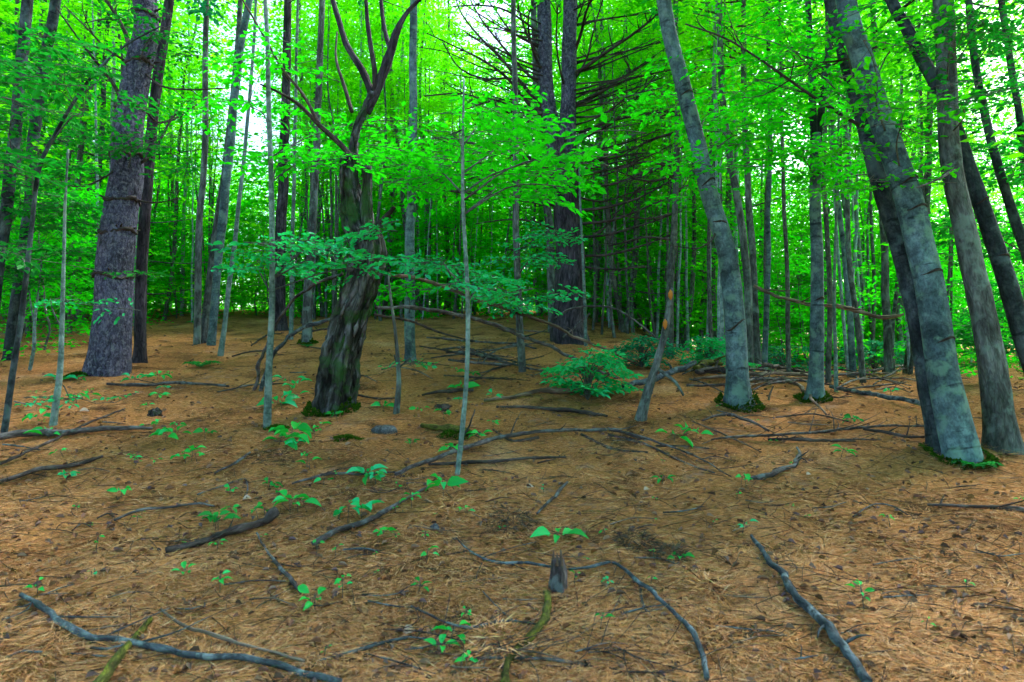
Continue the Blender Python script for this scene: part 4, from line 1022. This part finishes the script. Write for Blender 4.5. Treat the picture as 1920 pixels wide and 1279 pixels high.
stick('leafless leaning branch from the snag, lower one, falling right behind the teal shrub', [(700, 577, 9), (790, 578, 11), (870, 592, 12), (930, 611, 12), (1030, 648, 11), (1110, 690, 9), (1190, 722, 6)], 'stick', span=(HERO['snag']['Y'] + .1, 8.4), twigs=4, tw=.5)
stick('thin third branch drooping from the snag just under the two leaning ones', [(700, 590, 6), (760, 600, 7), (830, 625, 6), (890, 640, 4)], 'dead', span=(HERO['snag']['Y'] + .1, 8.0), twigs=2)
stick('pale arched twig in front of the big double-topped pine', [(1040, 596, 5), (1068, 580, 6), (1105, 574, 6), (1150, 578, 6), (1195, 604, 5), (1240, 640, 4)], 'stick', span=(10.4, 9.6), twigs=2)
stick('twig slanting across the foot of the big double-topped pine', [(1055, 632, 5), (1080, 612, 5), (1105, 588, 4)], 'stick', span=(10.3, 10.3))
stick('bare branch arching up from the soil, ending behind the snag, upper arch', [(474, 732, 11), (486, 690, 10), (512, 622, 9), (545, 570, 9), (590, 535, 9), (640, 514, 8)], 'stick', span=(at(474, 732)[1], HERO['snag']['Y'] + .2), twigs=2)
stick('bare branch arching up from the soil, ending behind the snag, lower pale arch', [(488, 734, 11), (505, 682, 10), (535, 640, 10), (575, 612, 11), (628, 596, 10)], 'lichen', span=(at(488, 734)[1], HERO['snag']['Y'] + .2), twigs=1)
stick('grey log propped against the fungus-bearing sapling', [(1172, 726, 14), (1200, 718, 17), (1235, 708, 18), (1270, 694, 16), (1304, 680, 12)], 'lichen', name='fallen_log', cat='log', span=(at(1172, 735)[1], at(1172, 735)[1] + .8), twigs=1)
for lab, p, m in (('longest pale pole of the brush line between the two beeches', [(1300, 722, 8), (1380, 716, 10), (1450, 713, 10), (1520, 716, 9), (1570, 714, 7)], 'tan'),
                  ('dark purple rotten log in the brush line left of the mossy beech', [(1308, 716, 14), (1340, 714, 18), (1375, 716, 16)], 'dead'),
                  ('mossy pale log end in the brush line left of the mossy beech', [(1300, 710, 16), (1330, 700, 18), (1352, 697, 12)], 'mosslog'),
                  ('dark branch on the brush line right of the mossy beech', [(1395, 702, 9), (1440, 698, 11), (1490, 706, 9), (1530, 712, 6)], 'dead'),
                  ('thin grey branch in front of the brush line', [(1290, 733, 6), (1360, 731, 8), (1430, 722, 8), (1490, 722, 6)], 'stick'),
                  ('lowest thin branch of the brush line, near the mossy beech', [(1404, 742, 5), (1450, 728, 7), (1500, 722, 6), (1530, 730, 4)], 'stick')):
    stick(lab, p, m, lift=1.0, twigs=4, tw=.35, group='brush line between the beeches')
stick('long thin branch running right from the foot of the upright beech', [(1545, 715, 6), (1610, 710, 8), (1680, 698, 7), (1730, 690, 5)], 'stick', lift=1.2, twigs=2)
stick('grey log right of the whitish lichened sapling', [(1556, 733, 9), (1620, 744, 12), (1680, 756, 14), (1740, 768, 13)], 'lichen', name='fallen_log', cat='log')
stick('tan forked branch leaning past the foot of the upright beech', [(1440, 725, 8), (1490, 731, 10), (1512, 748, 10), (1550, 785, 6)], 'tan', lift=.8, twigs=3)
stick('short white upright twig left of the upright beech', [(1441, 752, 6), (1444, 738, 6), (1450, 724, 4)], 'tan', span=(at(1441, 752)[1],) * 2)
stick('short white upright twig near the thick leaning beech', [(1654, 700, 6), (1656, 688, 6), (1653, 676, 4)], 'tan', span=(at(1654, 700)[1],) * 2)
stick('arched dark twig in front of the mossy beech', [(1318, 800, 5), (1345, 792, 8), (1372, 792, 8), (1410, 806, 8), (1440, 818, 5)], 'stick', lift=1.2, twigs=2)
stick('long thin branch lying left of the thick leaning beech', [(1335, 832, 5), (1420, 826, 7), (1500, 824, 8), (1590, 814, 8), (1660, 808, 7), (1740, 807, 5)], 'stick', lift=.8, twigs=7, tw=.4)
stick('forked dark branch end pointing at the thick leaning beech', [(1618, 812, 8), (1660, 822, 10), (1695, 830, 9), (1735, 828, 6)], 'dead', lift=.6, twigs=3)
stick('broken dark stick just below the long thin branch at the right', [(1440, 832, 8), (1490, 834, 10), (1545, 834, 9), (1604, 835, 5)], 'dead', twigs=3)
stick('crooked dark branch stub alone on the needles below the upright beech', [(1402, 908, 10), (1430, 903, 15), (1462, 893, 16), (1490, 878, 13), (1500, 862, 9), (1494, 846, 5)], 'stick', rough=.25, twigs=3, tw=.15)
stick('dark branch with side twigs reaching in from the right edge', [(1738, 956, 6), (1800, 964, 9), (1870, 967, 12), (1960, 975, 16)], 'dead', forks=[[(1762, 958, 5), (1766, 942, 4), (1771, 930, 3)], [(1830, 980, 5), (1815, 995, 4), (1803, 1006, 3)], [(1884, 968, 6), (1892, 955, 5), (1898, 944, 3)]], lift=.8, twigs=2)
stick('fine bent twig left of the branch at the right edge', [(1598, 978, 4), (1622, 962, 5), (1642, 952, 5), (1672, 958, 5), (1702, 972, 4)], 'stick')
stick('thick blue-grey lichened branch lying at the near right', [(1410, 1015, 9), (1436, 1055, 16), (1462, 1090, 21), (1490, 1124, 24), (1520, 1165, 27), (1556, 1210, 28), (1590, 1255, 29), (1620, 1300, 30)], 'lichen', twigs=2, tw=.12, rough=.14)
stick('long curved bare branch sweeping down the near centre', [(855, 1020, 4), (885, 1050, 6), (930, 1066, 7), (990, 1072, 7), (1060, 1077, 7), (1110, 1074, 8), (1150, 1074, 9), (1190, 1100, 11), (1240, 1145, 13), (1285, 1195, 15), (1315, 1240, 17), (1330, 1300, 18)], 'lichen', forks=[[(1200, 1108, 7), (1206, 1145, 6), (1225, 1162, 5), (1250, 1178, 4)]], twigs=2, lift=.7)
stick('knobbly violet root-like stick below the charred-dark branch', [(482, 1012, 6), (500, 1045, 8), (520, 1072, 11), (545, 1105, 13), (566, 1126, 8)], 'stick', rough=.25)
stick('yellow-mossed rotten log near the small broken stump, near centre', [(1028, 1125, 18), (1020, 1160, 24), (1008, 1190, 26), (985, 1225, 24), (962, 1262, 22), (950, 1300, 22)], 'mosslog', name='fallen_log', cat='log', rough=.22, lift=.2)
stick('thin violet stick running right from the pale leaf, near centre', [(770, 1150, 5), (830, 1178, 7), (880, 1192, 8), (940, 1184, 7), (1005, 1181, 6)], 'stick', lift=.7)
stick('faint grey stick along the near edge left of the bright seedling', [(600, 1250, 9), (660, 1236, 11), (720, 1222, 12), (765, 1206, 8)], 'lichen')
stick('tiny twig slanting above the yellow-mossed rotten log', [(905, 1122, 4), (935, 1150, 5), (968, 1182, 4)], 'stick')
stick('dark half-buried stick along the near edge', [(850, 1252, 8), (930, 1250, 9), (1020, 1252, 9), (1130, 1268, 7)], 'stick')
stick('thin dark forked stick right of the bright fallen petals', [(1005, 975, 7), (1030, 954, 9), (1050, 934, 9), (1066, 914, 6)], 'stick', lift=.7)
stick('rotten brown stick pointing up to the centre seedlings', [(585, 1030, 14), (640, 1008, 16), (700, 982, 13), (750, 950, 10), (802, 922, 7)], 'stick', rough=.25, lift=.3)
stick('dark flat branch in front of the thick pine', [(200, 728, 7), (260, 731, 9), (330, 728, 9), (430, 731, 6)], 'stick', lift=.6)
stick('fallen bough hung up between the upright beech and the thick leaning beech', [(1410, 536, 7), (1460, 556, 10), (1520, 570, 10), (1590, 578, 11), (1650, 594, 11), (1695, 590, 8)], 'tan', span=(9.4, 8.6), twigs=3, tw=.5)
stick('dark stick behind the leaning dead snag foot', [(650, 745, 5), (700, 752, 6), (745, 752, 5)], 'dead')

# small random sticks that nothing tells apart
frg = np.random.default_rng(55)
for k in range(110):
    px, py = frg.uniform(20, 1900), 640 + 620 * frg.random() ** .8
    if px > 1150 and py < 700: continue
    a = frg.uniform(-.45, .45); L = frg.uniform(40, 120) * (.45 + (py - 600) / 900)
    dx, dy = math.cos(a) * L / 2, math.sin(a) * L / 2 * .5
    w = frg.uniform(2.2, 5) * (.5 + (py - 600) / 900)
    where = 'far part' if py < 760 else ('middle' if py < 960 else 'near part')
    side = 'left' if px < 640 else ('right' if px > 1280 else 'centre')
    stick(f'small dead stick half sunk in the needles, {where} of the clearing, {side}', [(px - dx, py - dy, w), (px, py + frg.normal(0, 3), w), (px + dx, py + dy, w * .6)], ('stick', 'dead', 'lichen', 'tan')[int(frg.integers(4))], name='small_stick', cat='stick', twigs=int(frg.integers(2)), tw=.12, group=f'small sticks {where} {side}', sides=6)

# tangle of thin dead sticks round the beech feet and the fallen branch
for k in range(62):
    if k >= 48: px, py = frg.uniform(560, 1250), frg.uniform(1195, 1275)
    elif k >= 34: px, py = frg.uniform(420, 1000), frg.uniform(625, 745)
    elif k < 24: px, py = frg.uniform(1270, 1740), frg.uniform(698, 740)
    elif k < 30: px, py = frg.uniform(1340, 1740), frg.uniform(795, 845)
    else: px, py = frg.uniform(830, 1010), frg.uniform(655, 700)
    a = frg.normal(0, .35); L = frg.uniform(60, 170); dx, dy = math.cos(a) * L / 2, math.sin(a) * L / 3
    wh = 'at the feet of the two mossy beeches' if k < 24 else ('beside the thick leaning beech' if k < 30 else 'by the small grey trunk')
    if k >= 34: wh = 'on the rise behind the snag' if k < 48 else 'along the near edge'
    if k >= 48: L *= 1.5
    stick(f'thin crooked stick in the tangle {wh}', [(px - dx, py - dy, 4), (px, py + frg.normal(0, 4), 5), (px + dx, py + dy, 2.5)], ('stick', 'dead', 'tan')[k % 3], name='small_stick', cat='stick', twigs=3, tw=.35, lift=frg.uniform(.5, 3), group=f'tangle of dead sticks {wh}', sides=6)

# ================================================================== seedlings, shrubs, ferns
grng = np.random.default_rng(91)
def seedling(label, px, py, size, n=7, mat='seedling', leaf=None, height=.11, name='seedling', flat=.8, cat='seedling', stems=1, ratio=.48, detail=2):
    """low plant: short stem (or several) with a whorl of broad leaves"""
    b = at(px, py + size * .25); s = size / FPX * b[1]      # width in metres
    t = thing(name, label, cat, b)
    ms, ml = MB(), MB(); leaf = leaf or s * .42
    for q in range(stems):
        o = b + np.array([grng.normal(0, s * .22), grng.normal(0, s * .22), 0]) * (stems > 1); o[2] = gz1(o[0], o[1])
        h = height * grng.uniform(.6, 1.25); top = o + UP * h + np.array([grng.normal(0, .015), grng.normal(0, .015), 0])
        tube(ms, [o - UP * .02, (o + top) / 2, top], [.0026, .002, .0016], 5)
        k = max(2, n // stems); a0 = grng.uniform(0, 6.28)
        a = a0 + np.arange(k) * (2 * np.pi / k) + grng.normal(0, .25, k)
        L = leaf * grng.uniform(.55, 1.25, k); st = s * .16 * grng.uniform(.4, 1.4, k)
        D = np.stack([np.cos(a), np.sin(a), grng.normal(.05, .25, k)], -1)
        Pp = top + D * st[:, None] * [1, 1, 0] - UP * (grng.random(k) * h * .45)[:, None]
        for p in Pp: tube(ms, [top - UP * h * .15, p], [.0013, .001], 3, cap=False)
        ms.build('stem', M['stem_dark'], t, b); ms = MB()
        Nn = UP + np.stack([-np.cos(a), -np.sin(a), np.zeros(k)], -1) * .15 + grng.normal(0, flat * .5, (k, 3)) - np.array([0, .35, 0])
        leaves(ml, Pp, D, Nn, L, ratio, detail, fold=.16)
    ml.build('foliage', G[mat], t, b, smooth=detail == 2)
    return t
SD = [
 ('bright upright seedling growing at the thick end of the charred-dark branch', 538, 950, 78, 8), ('broad teal-leaved seedling beside the rotten brown stick', 668, 948, 84, 8), ('big-leaved seedling in the very middle of the needle floor', 832, 916, 92, 6),
 ('small leafy seedling at the tip of the rotten brown stick', 772, 946, 44, 6), ('low single-leaf pair seedling right of the big-leaved seedling', 874, 960, 44, 4), ('spreading teal seedling above the rotten brown stick, by the forked branch', 688, 880, 70, 8),
 ('erect yellow-green seedling by the mossy rotten log', 770, 836, 40, 6), ('wide flat-leaved seedling by the curved bare branch', 1045, 1002, 100, 6), ('small upright two-leaved seedling left of the curved branch', 799, 1052, 38, 5),
 ('tiny seedling above the small upright two-leaved one', 797, 1014, 20, 4), ('round-leaved seedling below the lower end of the charred-dark branch', 331, 1080, 46, 5), ('small seedling beside a pale twig, below the charred-dark branch', 412, 1108, 40, 5),
 ('large-leaved seedling at the foot of the violet root-like stick', 590, 1130, 66, 6), ('flat leaf pair under the rotten brown stick, left', 594, 1040, 30, 3), ('flat leaf pair under the rotten brown stick, right', 627, 1046, 30, 3),
 ('ferny light green seedling left of the charred-dark branch end', 398, 984, 62, 9), ('little leaf cluster lying on the charred-dark branch', 406, 1030, 34, 4), ('bright seedling with many leaves at the near edge, centre', 826, 1222, 66, 8),
 ('second bright seedling at the near edge, lower', 870, 1258, 46, 5), ('two-leaved bright seedling right of the yellow-mossed log', 1123, 1180, 44, 4), ('small seedling on the thin violet stick', 884, 1170, 28, 4),
 ('tiny seedling next to the dark root tuft', 1228, 1050, 22, 3), ('tiny seedling beside the curved bare branch', 1220, 1095, 26, 3), ('single round green leaf alone on the right of the clearing', 1381, 935, 26, 2),
 ('olive tuft seedling below the forked branch twigs', 1240, 900, 44, 5), ('lone flat teal leaf by the fallen petals', 1020, 920, 24, 2), ('round seedling clump left of the short dark stick', 356, 862, 58, 9),
 ('first of two dot-like seedlings left of the round clump', 290, 868, 22, 3), ('second of two dot-like seedlings, farther left', 254, 868, 18, 3), ('low leafy plant right of the arched twig, before the mossy beech', 1296, 802, 78, 10),
 ('leafy patch in front of the straight pale sapling', 556, 812, 84, 12), ('small plant beside the foot of the straight pale sapling', 590, 800, 50, 7), ('teal plant between the arched branches and the snag', 546, 742, 80, 10), ('tall teal plant behind the straight pale sapling', 560, 715, 60, 8),
 ('little plant right of the thick pine foot', 295, 702, 44, 6), ('leafy plant at the foot of the thick pine', 146, 742, 48, 7), ('low leaves at the foot of the speckled sapling', 72, 782, 60, 6), ('spreading leaves by the sunken dark log', 90, 808, 70, 6),
 ('scattered low seedling left of the round seedling clump top', 320, 822, 56, 8), ('yellow-green seedling above the round clump', 385, 815, 46, 6), ('pale seedling beside the mossy dark branch at the left', 120, 850, 36, 4),
 ('teal seedling before the bleached broken log', 925, 745, 34, 4), ('flat seedling left of the short dark log', 790, 765, 34, 4), ('teal seedling between the short dark logs', 860, 750, 30, 4), ('seedling under the forked branch middle', 925, 795, 28, 4),
 ('teal leaves on the soil right of the grey log', 1670, 738, 36, 4), ('small green sprout at the far near right', 1735, 1180, 24, 3), ('sprout near the thick lichened branch, dark corner', 1812, 1108, 22, 3), ('leaf pair by the branch at the right edge', 1905, 945, 30, 3),
 ('small seedling at the near left of the large-leaved one', 606, 1240, 28, 3), ('tiny seedling near the pale twig at the left', 180, 1030, 20, 3), ('small seedling by the broken stump', 1076, 1092, 24, 3), ('green sprig at the snag foot', 640, 740, 40, 6),
 ('low seedling left of the lone pale leaf', 745, 1010, 22, 3), ('leafy sprig right of the teal shrub', 1195, 730, 44, 6), ('small seedling under the hanging bough', 1560, 688, 44, 6)]
for lab, x, y, s, n in SD:
    m = 'teal' if 'teal' in lab else ('fern' if 'yellow' in lab or 'olive' in lab or 'ferny' in lab else 'seedling')
    seedling(lab, x, y, s, n, m, stems=3 if n >= 9 else (2 if n >= 7 else 1), height=.06 + .0006 * s * (2 if 'tall' in lab else 1))

for k in range(44):
    px, py = frg.uniform(40, 900) if k < 34 else frg.uniform(900, 1700), 690 + 470 * frg.random() ** 1.2
    if px > 1150 and py < 770: continue
    s_ = 'left part' if px < 480 else ('middle' if px < 1100 else 'right part')
    mm = ('seedling', 'teal', 'fern', 'seedling')[k % 4]
    t = seedling(f'small low seedling with a few broad leaves, {s_} of the needle floor', px, py, frg.uniform(26, 58), 3 + k % 5, mm, height=frg.uniform(.04, .12), ratio=frg.uniform(.36, .62), stems=1 + (k % 5 == 0))
    t['group'] = f'small low seedlings {s_}'

# fallen green-leaf dots scattered on the needles: small sprouts nothing tells apart
for k in range(40):
    px, py = frg.uniform(30, 1650), 690 + 400 * frg.random()
    if px > 1150 and py < 760: continue
    s_ = 'left' if px < 640 else ('right' if px > 1280 else 'middle')
    t = seedling(f'tiny two-leaved sprout among the needles, {s_} of the clearing', px, py, frg.uniform(10, 20), 3, name='sprout', cat='sprout', height=.035)
    t['group'] = f'tiny sprouts {s_}'

def fern(label, px, py, size, n=9, name='fern', mat='fern', up=.55):
    b = at(px, py); s = size / 2 / FPX * b[1]
    t = thing(name, label, 'fern', b)
    for k in range(n):
        a = k * 6.283 / n + grng.normal(0, .2); L = s * grng.uniform(.8, 1.2)
        h = np.array([math.cos(a), math.sin(a), 0]); u = np.linspace(0, 1, 16)
        ax = b + h * (L * u)[:, None] + UP * (L * (up * 1.7 * u - up * 1.5 * u * u))[:, None]
        ms, ml = MB(), MB(); tube(ms, ax, np.linspace(.0035, .0012, 16), 4)
        sd = np.cross(h, UP); w = L * .26 * np.sin(np.pi * (u * .85 + .12))
        for sg in (-1, 1):
            D = sg * sd + h * .35 + UP * grng.normal(0, .12, (16, 1)); leaves(ml, ax[1:], D[1:], UP + grng.normal(0, .2, (15, 3)), w[1:], .42, 1)
        f = ml.build('frond', G[mat], t, b, smooth=False); ms.build('rib', M['stem_dark'], f, b)
    return t
fern('fern clump with arching fronds at the foot of the three close trunks', 380, 612, 58)
fern('fern clump at the foot of the thick leaning beech', 1830, 880, 84, 11)
fern('yellow-green fern tuft behind the dark flat branch', 376, 690, 74, 9)
fern('small fern at the mossy foot of the grey-green trunk', 577, 652, 30, 7)

def shrub(label, px, py, w, h, n, mat, leaf=.05, name='shrub', L=.5, ratio=.5):
    b = at(px, py); s = b[1] / FPX; W, H = w * s, h * s
    t = thing(name, label, 'shrub', b)
    mt, ml = MB(), MB()
    for k in range(n):
        a = grng.uniform(0, 6.283); z = H * grng.uniform(.12, 1.0); rr = W * .5 * (1 - .55 * (z / H) ** 2) * math.sqrt(grng.random())
        c = b + np.array([math.cos(a) * rr, math.sin(a) * rr * .8, z]); d = unit(np.array([math.cos(a), math.sin(a), grng.normal(0, .2)]))
        tube(mt, [b, b + UP * z * .7 + (c - b) * [.3, .3, 0], c], [.008, .006, .003], 4, cap=False, res=6)
        spray(mt, ml, c - d * L * .4, d, L * grng.uniform(.7, 1.1), L * .42, leaf, 9, 5, grng, detail=1, ratio=ratio, twig_r=.003)
    mt.build('stem', M['stem_dark'], t, b); ml.build('foliage', G[mat], t, b, smooth=False)
shrub('dense teal-leaved shrub before the big double-topped pine', 1102, 752, 118, 100, 27, 'teal', .075, L=.5)
shrub('dim bluish bush behind the fungus-bearing sapling', 1205, 690, 110, 60, 30, 'hemlock', .06)
shrub('low dark-green bush between the two beeches', 1468, 700, 120, 60, 36, 'hemlock', .06)
shrub('low bluish bush right of the upright beech', 1640, 700, 130, 60, 34, 'hemlock', .07)
shrub('low bush at the foot of the dim trunks behind the leaning beech', 1700, 690, 90, 50, 24, 'hemlock', .07)
shrub('teal bush beside the leaning mossy beech, behind the brush line', 1330, 690, 100, 56, 28, 'teal', .06)
shrub('far low bush at the edge of the wood past the whitish sapling', 1570, 680, 90, 44, 22, 'teal', .07)
shrub('twiggy brownish-green bush behind the mossy beech', 1400, 680, 80, 60, 20, 'dark', .05)

# ================================================================== stump, stones, small mounds, petals
def stump():
    b = at(1046, 1112); s = b[1] / FPX
    t = thing('broken_stump', 'small splintered grey stump at the near centre', 'stump', b)
    mb = MB(); H = 62 * s
    tube(mb, [b - UP * .04, b + UP * H * .5, b + UP * H], np.array([17, 14, 11]) * s, 14, .22, 4, .3, 4, res=16, lobes=lambda a, L: .22 * np.sin(a * 5 + L * 9))
    mb.build('stem', M['stick'], t, b)
    for k in range(7):
        a = k * .9; o = b + np.array([math.cos(a), math.sin(a), 0]) * 9 * s + UP * H * .85; m2 = MB()
        tube(m2, [o, o + UP * H * grng.uniform(.15, .45)], [4 * s, .8 * s], 5, .2); m2.build('splinter', M['tan'], t, b)
stump()
def lump(name, label, cat, px, py, w, h, mat, rough=.25, group=None):
    """a rounded uneven body: rock or chunk of wood"""
    b = at(px, py); s = b[1] / FPX; a = w * s / 2; hh = h * s
    nu, nv = 20, 12
    u = np.linspace(0, 2 * np.pi, nu, endpoint=False); v = np.linspace(-1.2, np.pi / 2, nv)
    U, V = np.meshgrid(u, v); X = np.stack([np.cos(U) * np.cos(V), np.sin(U) * np.cos(V), np.sin(V)], -1).reshape(-1, 3)
    k = 1 + rough * vnoise(X * 1.7 + px, 3) + rough * .5 * vnoise(X * 4 + py, 4)
    X = X * k[:, None] * [a, a * .8, hh]
    i = np.arange(nv - 1)[:, None] * nu; j = np.arange(nu)[None]; j2 = (j + 1) % nu
    mb = MB(); mb.add(X + b, [np.stack([i + j, i + j2, i + nu + j2, i + nu + j], -1).reshape(-1, 4)], X * 6)
    o = mb.build(name, M[mat], None, b); tag(o, label, cat, group)
lump('stone', 'flat blue-grey stone lying behind the forked branch', 'stone', 720, 810, 50, 12, 'stone')
lump('stone', 'tiny pale stone between the seedlings, near centre', 'stone', 815, 992, 20, 10, 'stone')
lump('wood_chunk', 'dark rotten chunk of wood by the near edge of the thick pine soil', 'wood', 292, 778, 26, 12, 'snag', .4)
lump('wood_chunk', 'rotten brown chunk of wood left of the mossy log', 'wood', 830, 768, 36, 10, 'dead', .4)

def tuft(label, px, py, w, n=260, mat='needles', name='needle_tuft', h=.6):
    b = at(px, py); s = b[1] / FPX; W = w * s / 2
    ml = MB(); a = grng.uniform(0, 6.283, n); r = W * np.sqrt(grng.random(n))
    P = np.stack([b[0] + r * np.cos(a), b[1] + r * np.sin(a), np.zeros(n)], -1)
    P[:, 2] = gz(P[:, 0], P[:, 1]) + W * h * (1 - (r / W) ** 2) * grng.random(n)
    D = np.stack([np.cos(a + grng.normal(0, .8, n)), np.sin(a + grng.normal(0, .8, n)), grng.normal(-.1, .35, n)], -1)
    leaves(ml, P, D, UP + grng.normal(0, .6, (n, 3)), grng.uniform(.05, .10, n), .07, 0)
    o = ml.build(name, M[mat], None, b, smooth=False); tag(o, label, 'needle heap')
tuft('brown heap of needles by the thin dark forked stick', 958, 982, 90, 500, 'twig')
tuft('dark rooty tuft right of the wide flat-leaved seedling', 1190, 1020, 70, 420, 'twig')
tuft('second dark rooty tuft beside the tiny seedling', 1255, 1045, 60, 420, 'twig')
tuft('orange heap of needles beside the thick lichened branch', 1332, 1118, 78, 700)
tuft('low heap of needles in the shade at the right', 1722, 1082, 60, 420)
tuft('long orange heap of needles under the yellow-mossed log', 930, 1215, 130, 800)
tuft('needle heap under the big-leaved seedling', 840, 965, 90, 500)

def petal(label, px, py, s_, mat='pale'):
    b = at(px, py); s = s_ / FPX * b[1]; ml = MB()
    leaves(ml, b[None] + UP * .012, np.array([[1, .3, .15]]), np.array([[0, -.5, 1.]]), s, .8, 2, fold=.2)
    tag(ml.build('fallen_leaf', M[mat], None, b), label, 'leaf')
petal('cream curled leaf left of the lone flat teal leaf', 988, 919, 14)
petal('cream leaf below the forked branch twigs', 1207, 923, 13)
petal('large whitish leaf above the near bright seedling', 755, 1200, 26)
petal('pale leaf on the needles above the thick lichened branch', 1512, 897, 12)
petal('small white leaf beside the fine dark twig', 455, 942, 16)
petal('pale curled leaf at the speckled sapling', 148, 775, 18)

# moss patches on the soil
def moss_patch(label, px, py, w, n=900):
    b = at(px, py); s = b[1] / FPX; W = w * s / 2; ml = MB()
    a = grng.uniform(0, 6.283, n); r = W * np.sqrt(grng.random(n)) * (1 + .3 * np.sin(a * 3 + px))
    P = np.stack([b[0] + r * np.cos(a), b[1] + r * .8 * np.sin(a), np.zeros(n)], -1); P[:, 2] = gz(P[:, 0], P[:, 1]) + W * .3 * np.clip(1 - (r / W) ** 2, 0, 1)
    leaves(ml, P, np.stack([np.cos(a), np.sin(a), np.full(n, 1.)], -1) + grng.normal(0, .4, (n, 3)), grng.normal(0, 1, (n, 3)), grng.uniform(.012, .03, n), .5, 0)
    o = ml.build('moss_cushion', G['moss'], None, b, smooth=False); tag(o, label, 'moss')
moss_patch('small moss cushion left of the flat stone', 648, 826, 50)
moss_patch('moss cushion on the rotten log behind the very thin sapling', 852, 820, 50)
moss_patch('moss cushion left of the thick pine foot', 146, 706, 44)
moss_patch('moss and leaves at the foot of the straight pale sapling', 520, 806, 40)

# ================================================================== litter nobody could count
def litter():
    rng = np.random.default_rng(2)
    def spots(n, y0, y1, pw=1.0):
        # even density as the eye sees it
        py = y0 + (y1 - y0) * rng.random(n) ** pw; px = rng.uniform(-120, 2040, n)
        lut = np.array([at(960, v)[1] for v in np.arange(600, 1300, 10)])
        Yd = np.interp(py, np.arange(600, 1300, 10), lut) * rng.uniform(.94, 1.06, n)
        X = (px - 960) / FPX * Yd
        return X, Yd
    n = 330000
    x, y = spots(n, 640, 1295)
    z = gz(x, y)
    clump = n2(x, y, 2.2, 41) + .6 * n2(x, y, 6, 42)
    a = 5.0 * (n2(x, y, 2.3, 43)) + rng.normal(0, .8, n)
    bare = n2(x, y, 1.3, 61) + .7 * n2(x, y, 3.7, 62) + .4 * n2(x, y, 9, 63)
    keep = (bare < .62) | (rng.random(n) < .25)
    x, y, z, a, clump = x[keep], y[keep], z[keep], a[keep], clump[keep]; n = len(x)
    D = np.stack([np.cos(a), np.sin(a), rng.normal(.03, .16, n)], -1)
    P = np.stack([x, y, z + .003 + .030 * np.clip(clump + .35, 0, 1.6) * rng.random(n)], -1)
    ml = MB(); S = rng.uniform(.045, .09, n) * (1 + .02 * y)
    leaves(ml, P, D, UP + rng.normal(0, .35, (n, 3)), S, .036, 0)
    tag(ml.build('pine_needles', M['needles'], smooth=False), kind='stuff')
    n = 3600
    x, y = spots(n, 590, 1295, 1.35); z = gz(x, y); a = rng.uniform(0, 6.28, n)
    P = np.stack([x, y, z + .008 + .012 * rng.random(n)], -1)
    ml = MB(); leaves(ml, P, np.stack([np.cos(a), np.sin(a), rng.normal(.05, .25, n)], -1), UP + rng.normal(0, .4, (n, 3)), rng.uniform(.025, .06, n), .5, 1, .3)
    tag(ml.build('dead_leaves', M['deadleaf'], smooth=False), kind='stuff')
    mt = MB()
    x, y = spots(3400, 595, 1295, 1.5); z = gz(x, y)
    for i in range(len(x)):
        a = rng.normal(0, .9); L = rng.uniform(.05, .28); d = np.array([math.cos(a), math.sin(a), 0]) * L / 2
        p = np.array([x[i], y[i], z[i] + .008]); e0, e1 = p - d, p + d
        e0[2] = gz1(e0[0], e0[1]) + rng.uniform(.004, .02); e1[2] = gz1(e1[0], e1[1]) + rng.uniform(.004, .03)
        r = rng.uniform(.001, .003)
        tube(mt, [e0, p + rng.normal(0, .012, 3) * [1, 1, .3] + UP * .01, e1], [r, r, r * .6], 3, cap=False)
    tag(mt.build('twig_litter', M['twig']), kind='stuff')
litter()
# ================================================================== light, sky, camera
world = bpy.data.worlds.new('World'); scene.world = world; world.use_nodes = True
nt = world.node_tree; nt.nodes.clear()
EL, ROT = R(48), R(50)
sky = nt.nodes.new('ShaderNodeTexSky'); sky.sky_type = 'NISHITA'; sky.sun_disc = False
sky.sun_elevation = EL; sky.sun_rotation = ROT; sky.air_density = 1.0; sky.dust_density = 2.5; sky.ozone_density = 1.0
bg = nt.nodes.new('ShaderNodeBackground'); bg.inputs['Strength'].default_value = .11
wo = nt.nodes.new('ShaderNodeOutputWorld')
nt.links.new(sky.outputs[0], bg.inputs[0]); nt.links.new(bg.outputs[0], wo.inputs[0])
sun = bpy.data.lights.new('sun', 'SUN'); sun.energy = 4.0; sun.angle = R(22); sun.color = (1, .95, .86)
so = bpy.data.objects.new('sun', sun); COL.objects.link(so)
sd = Vector((math.cos(EL) * math.sin(ROT), math.cos(EL) * math.cos(ROT), math.sin(EL)))
so.rotation_euler = sd.to_track_quat('Z', 'Y').to_euler()

cam = bpy.data.cameras.new('camera'); cam.sensor_width = 36; cam.lens = 24; cam.clip_start = .05; cam.clip_end = 1000
cam.dof.use_dof = True; cam.dof.focus_distance = 8.5; cam.dof.aperture_fstop = 2.8
co = bpy.data.objects.new('camera', cam); COL.objects.link(co)
co.location = tuple(CAM); co.rotation_euler = (R(90) + PITCH, 0, 0)
scene.camera = co

scene.render.engine = 'CYCLES'
cy = scene.cycles
cy.max_bounces = 6; cy.diffuse_bounces = 3; cy.glossy_bounces = 2; cy.transmission_bounces = 5; cy.transparent_max_bounces = 4
cy.caustics_reflective = False; cy.caustics_refractive = False
cy.use_denoising = True
cy.use_adaptive_sampling = True; cy.adaptive_threshold = .03
vs = scene.view_settings
vs.view_transform = 'Standard'; vs.look = 'None'; vs.gamma = 1; vs.exposure = 2.75; vs.use_curve_mapping = False
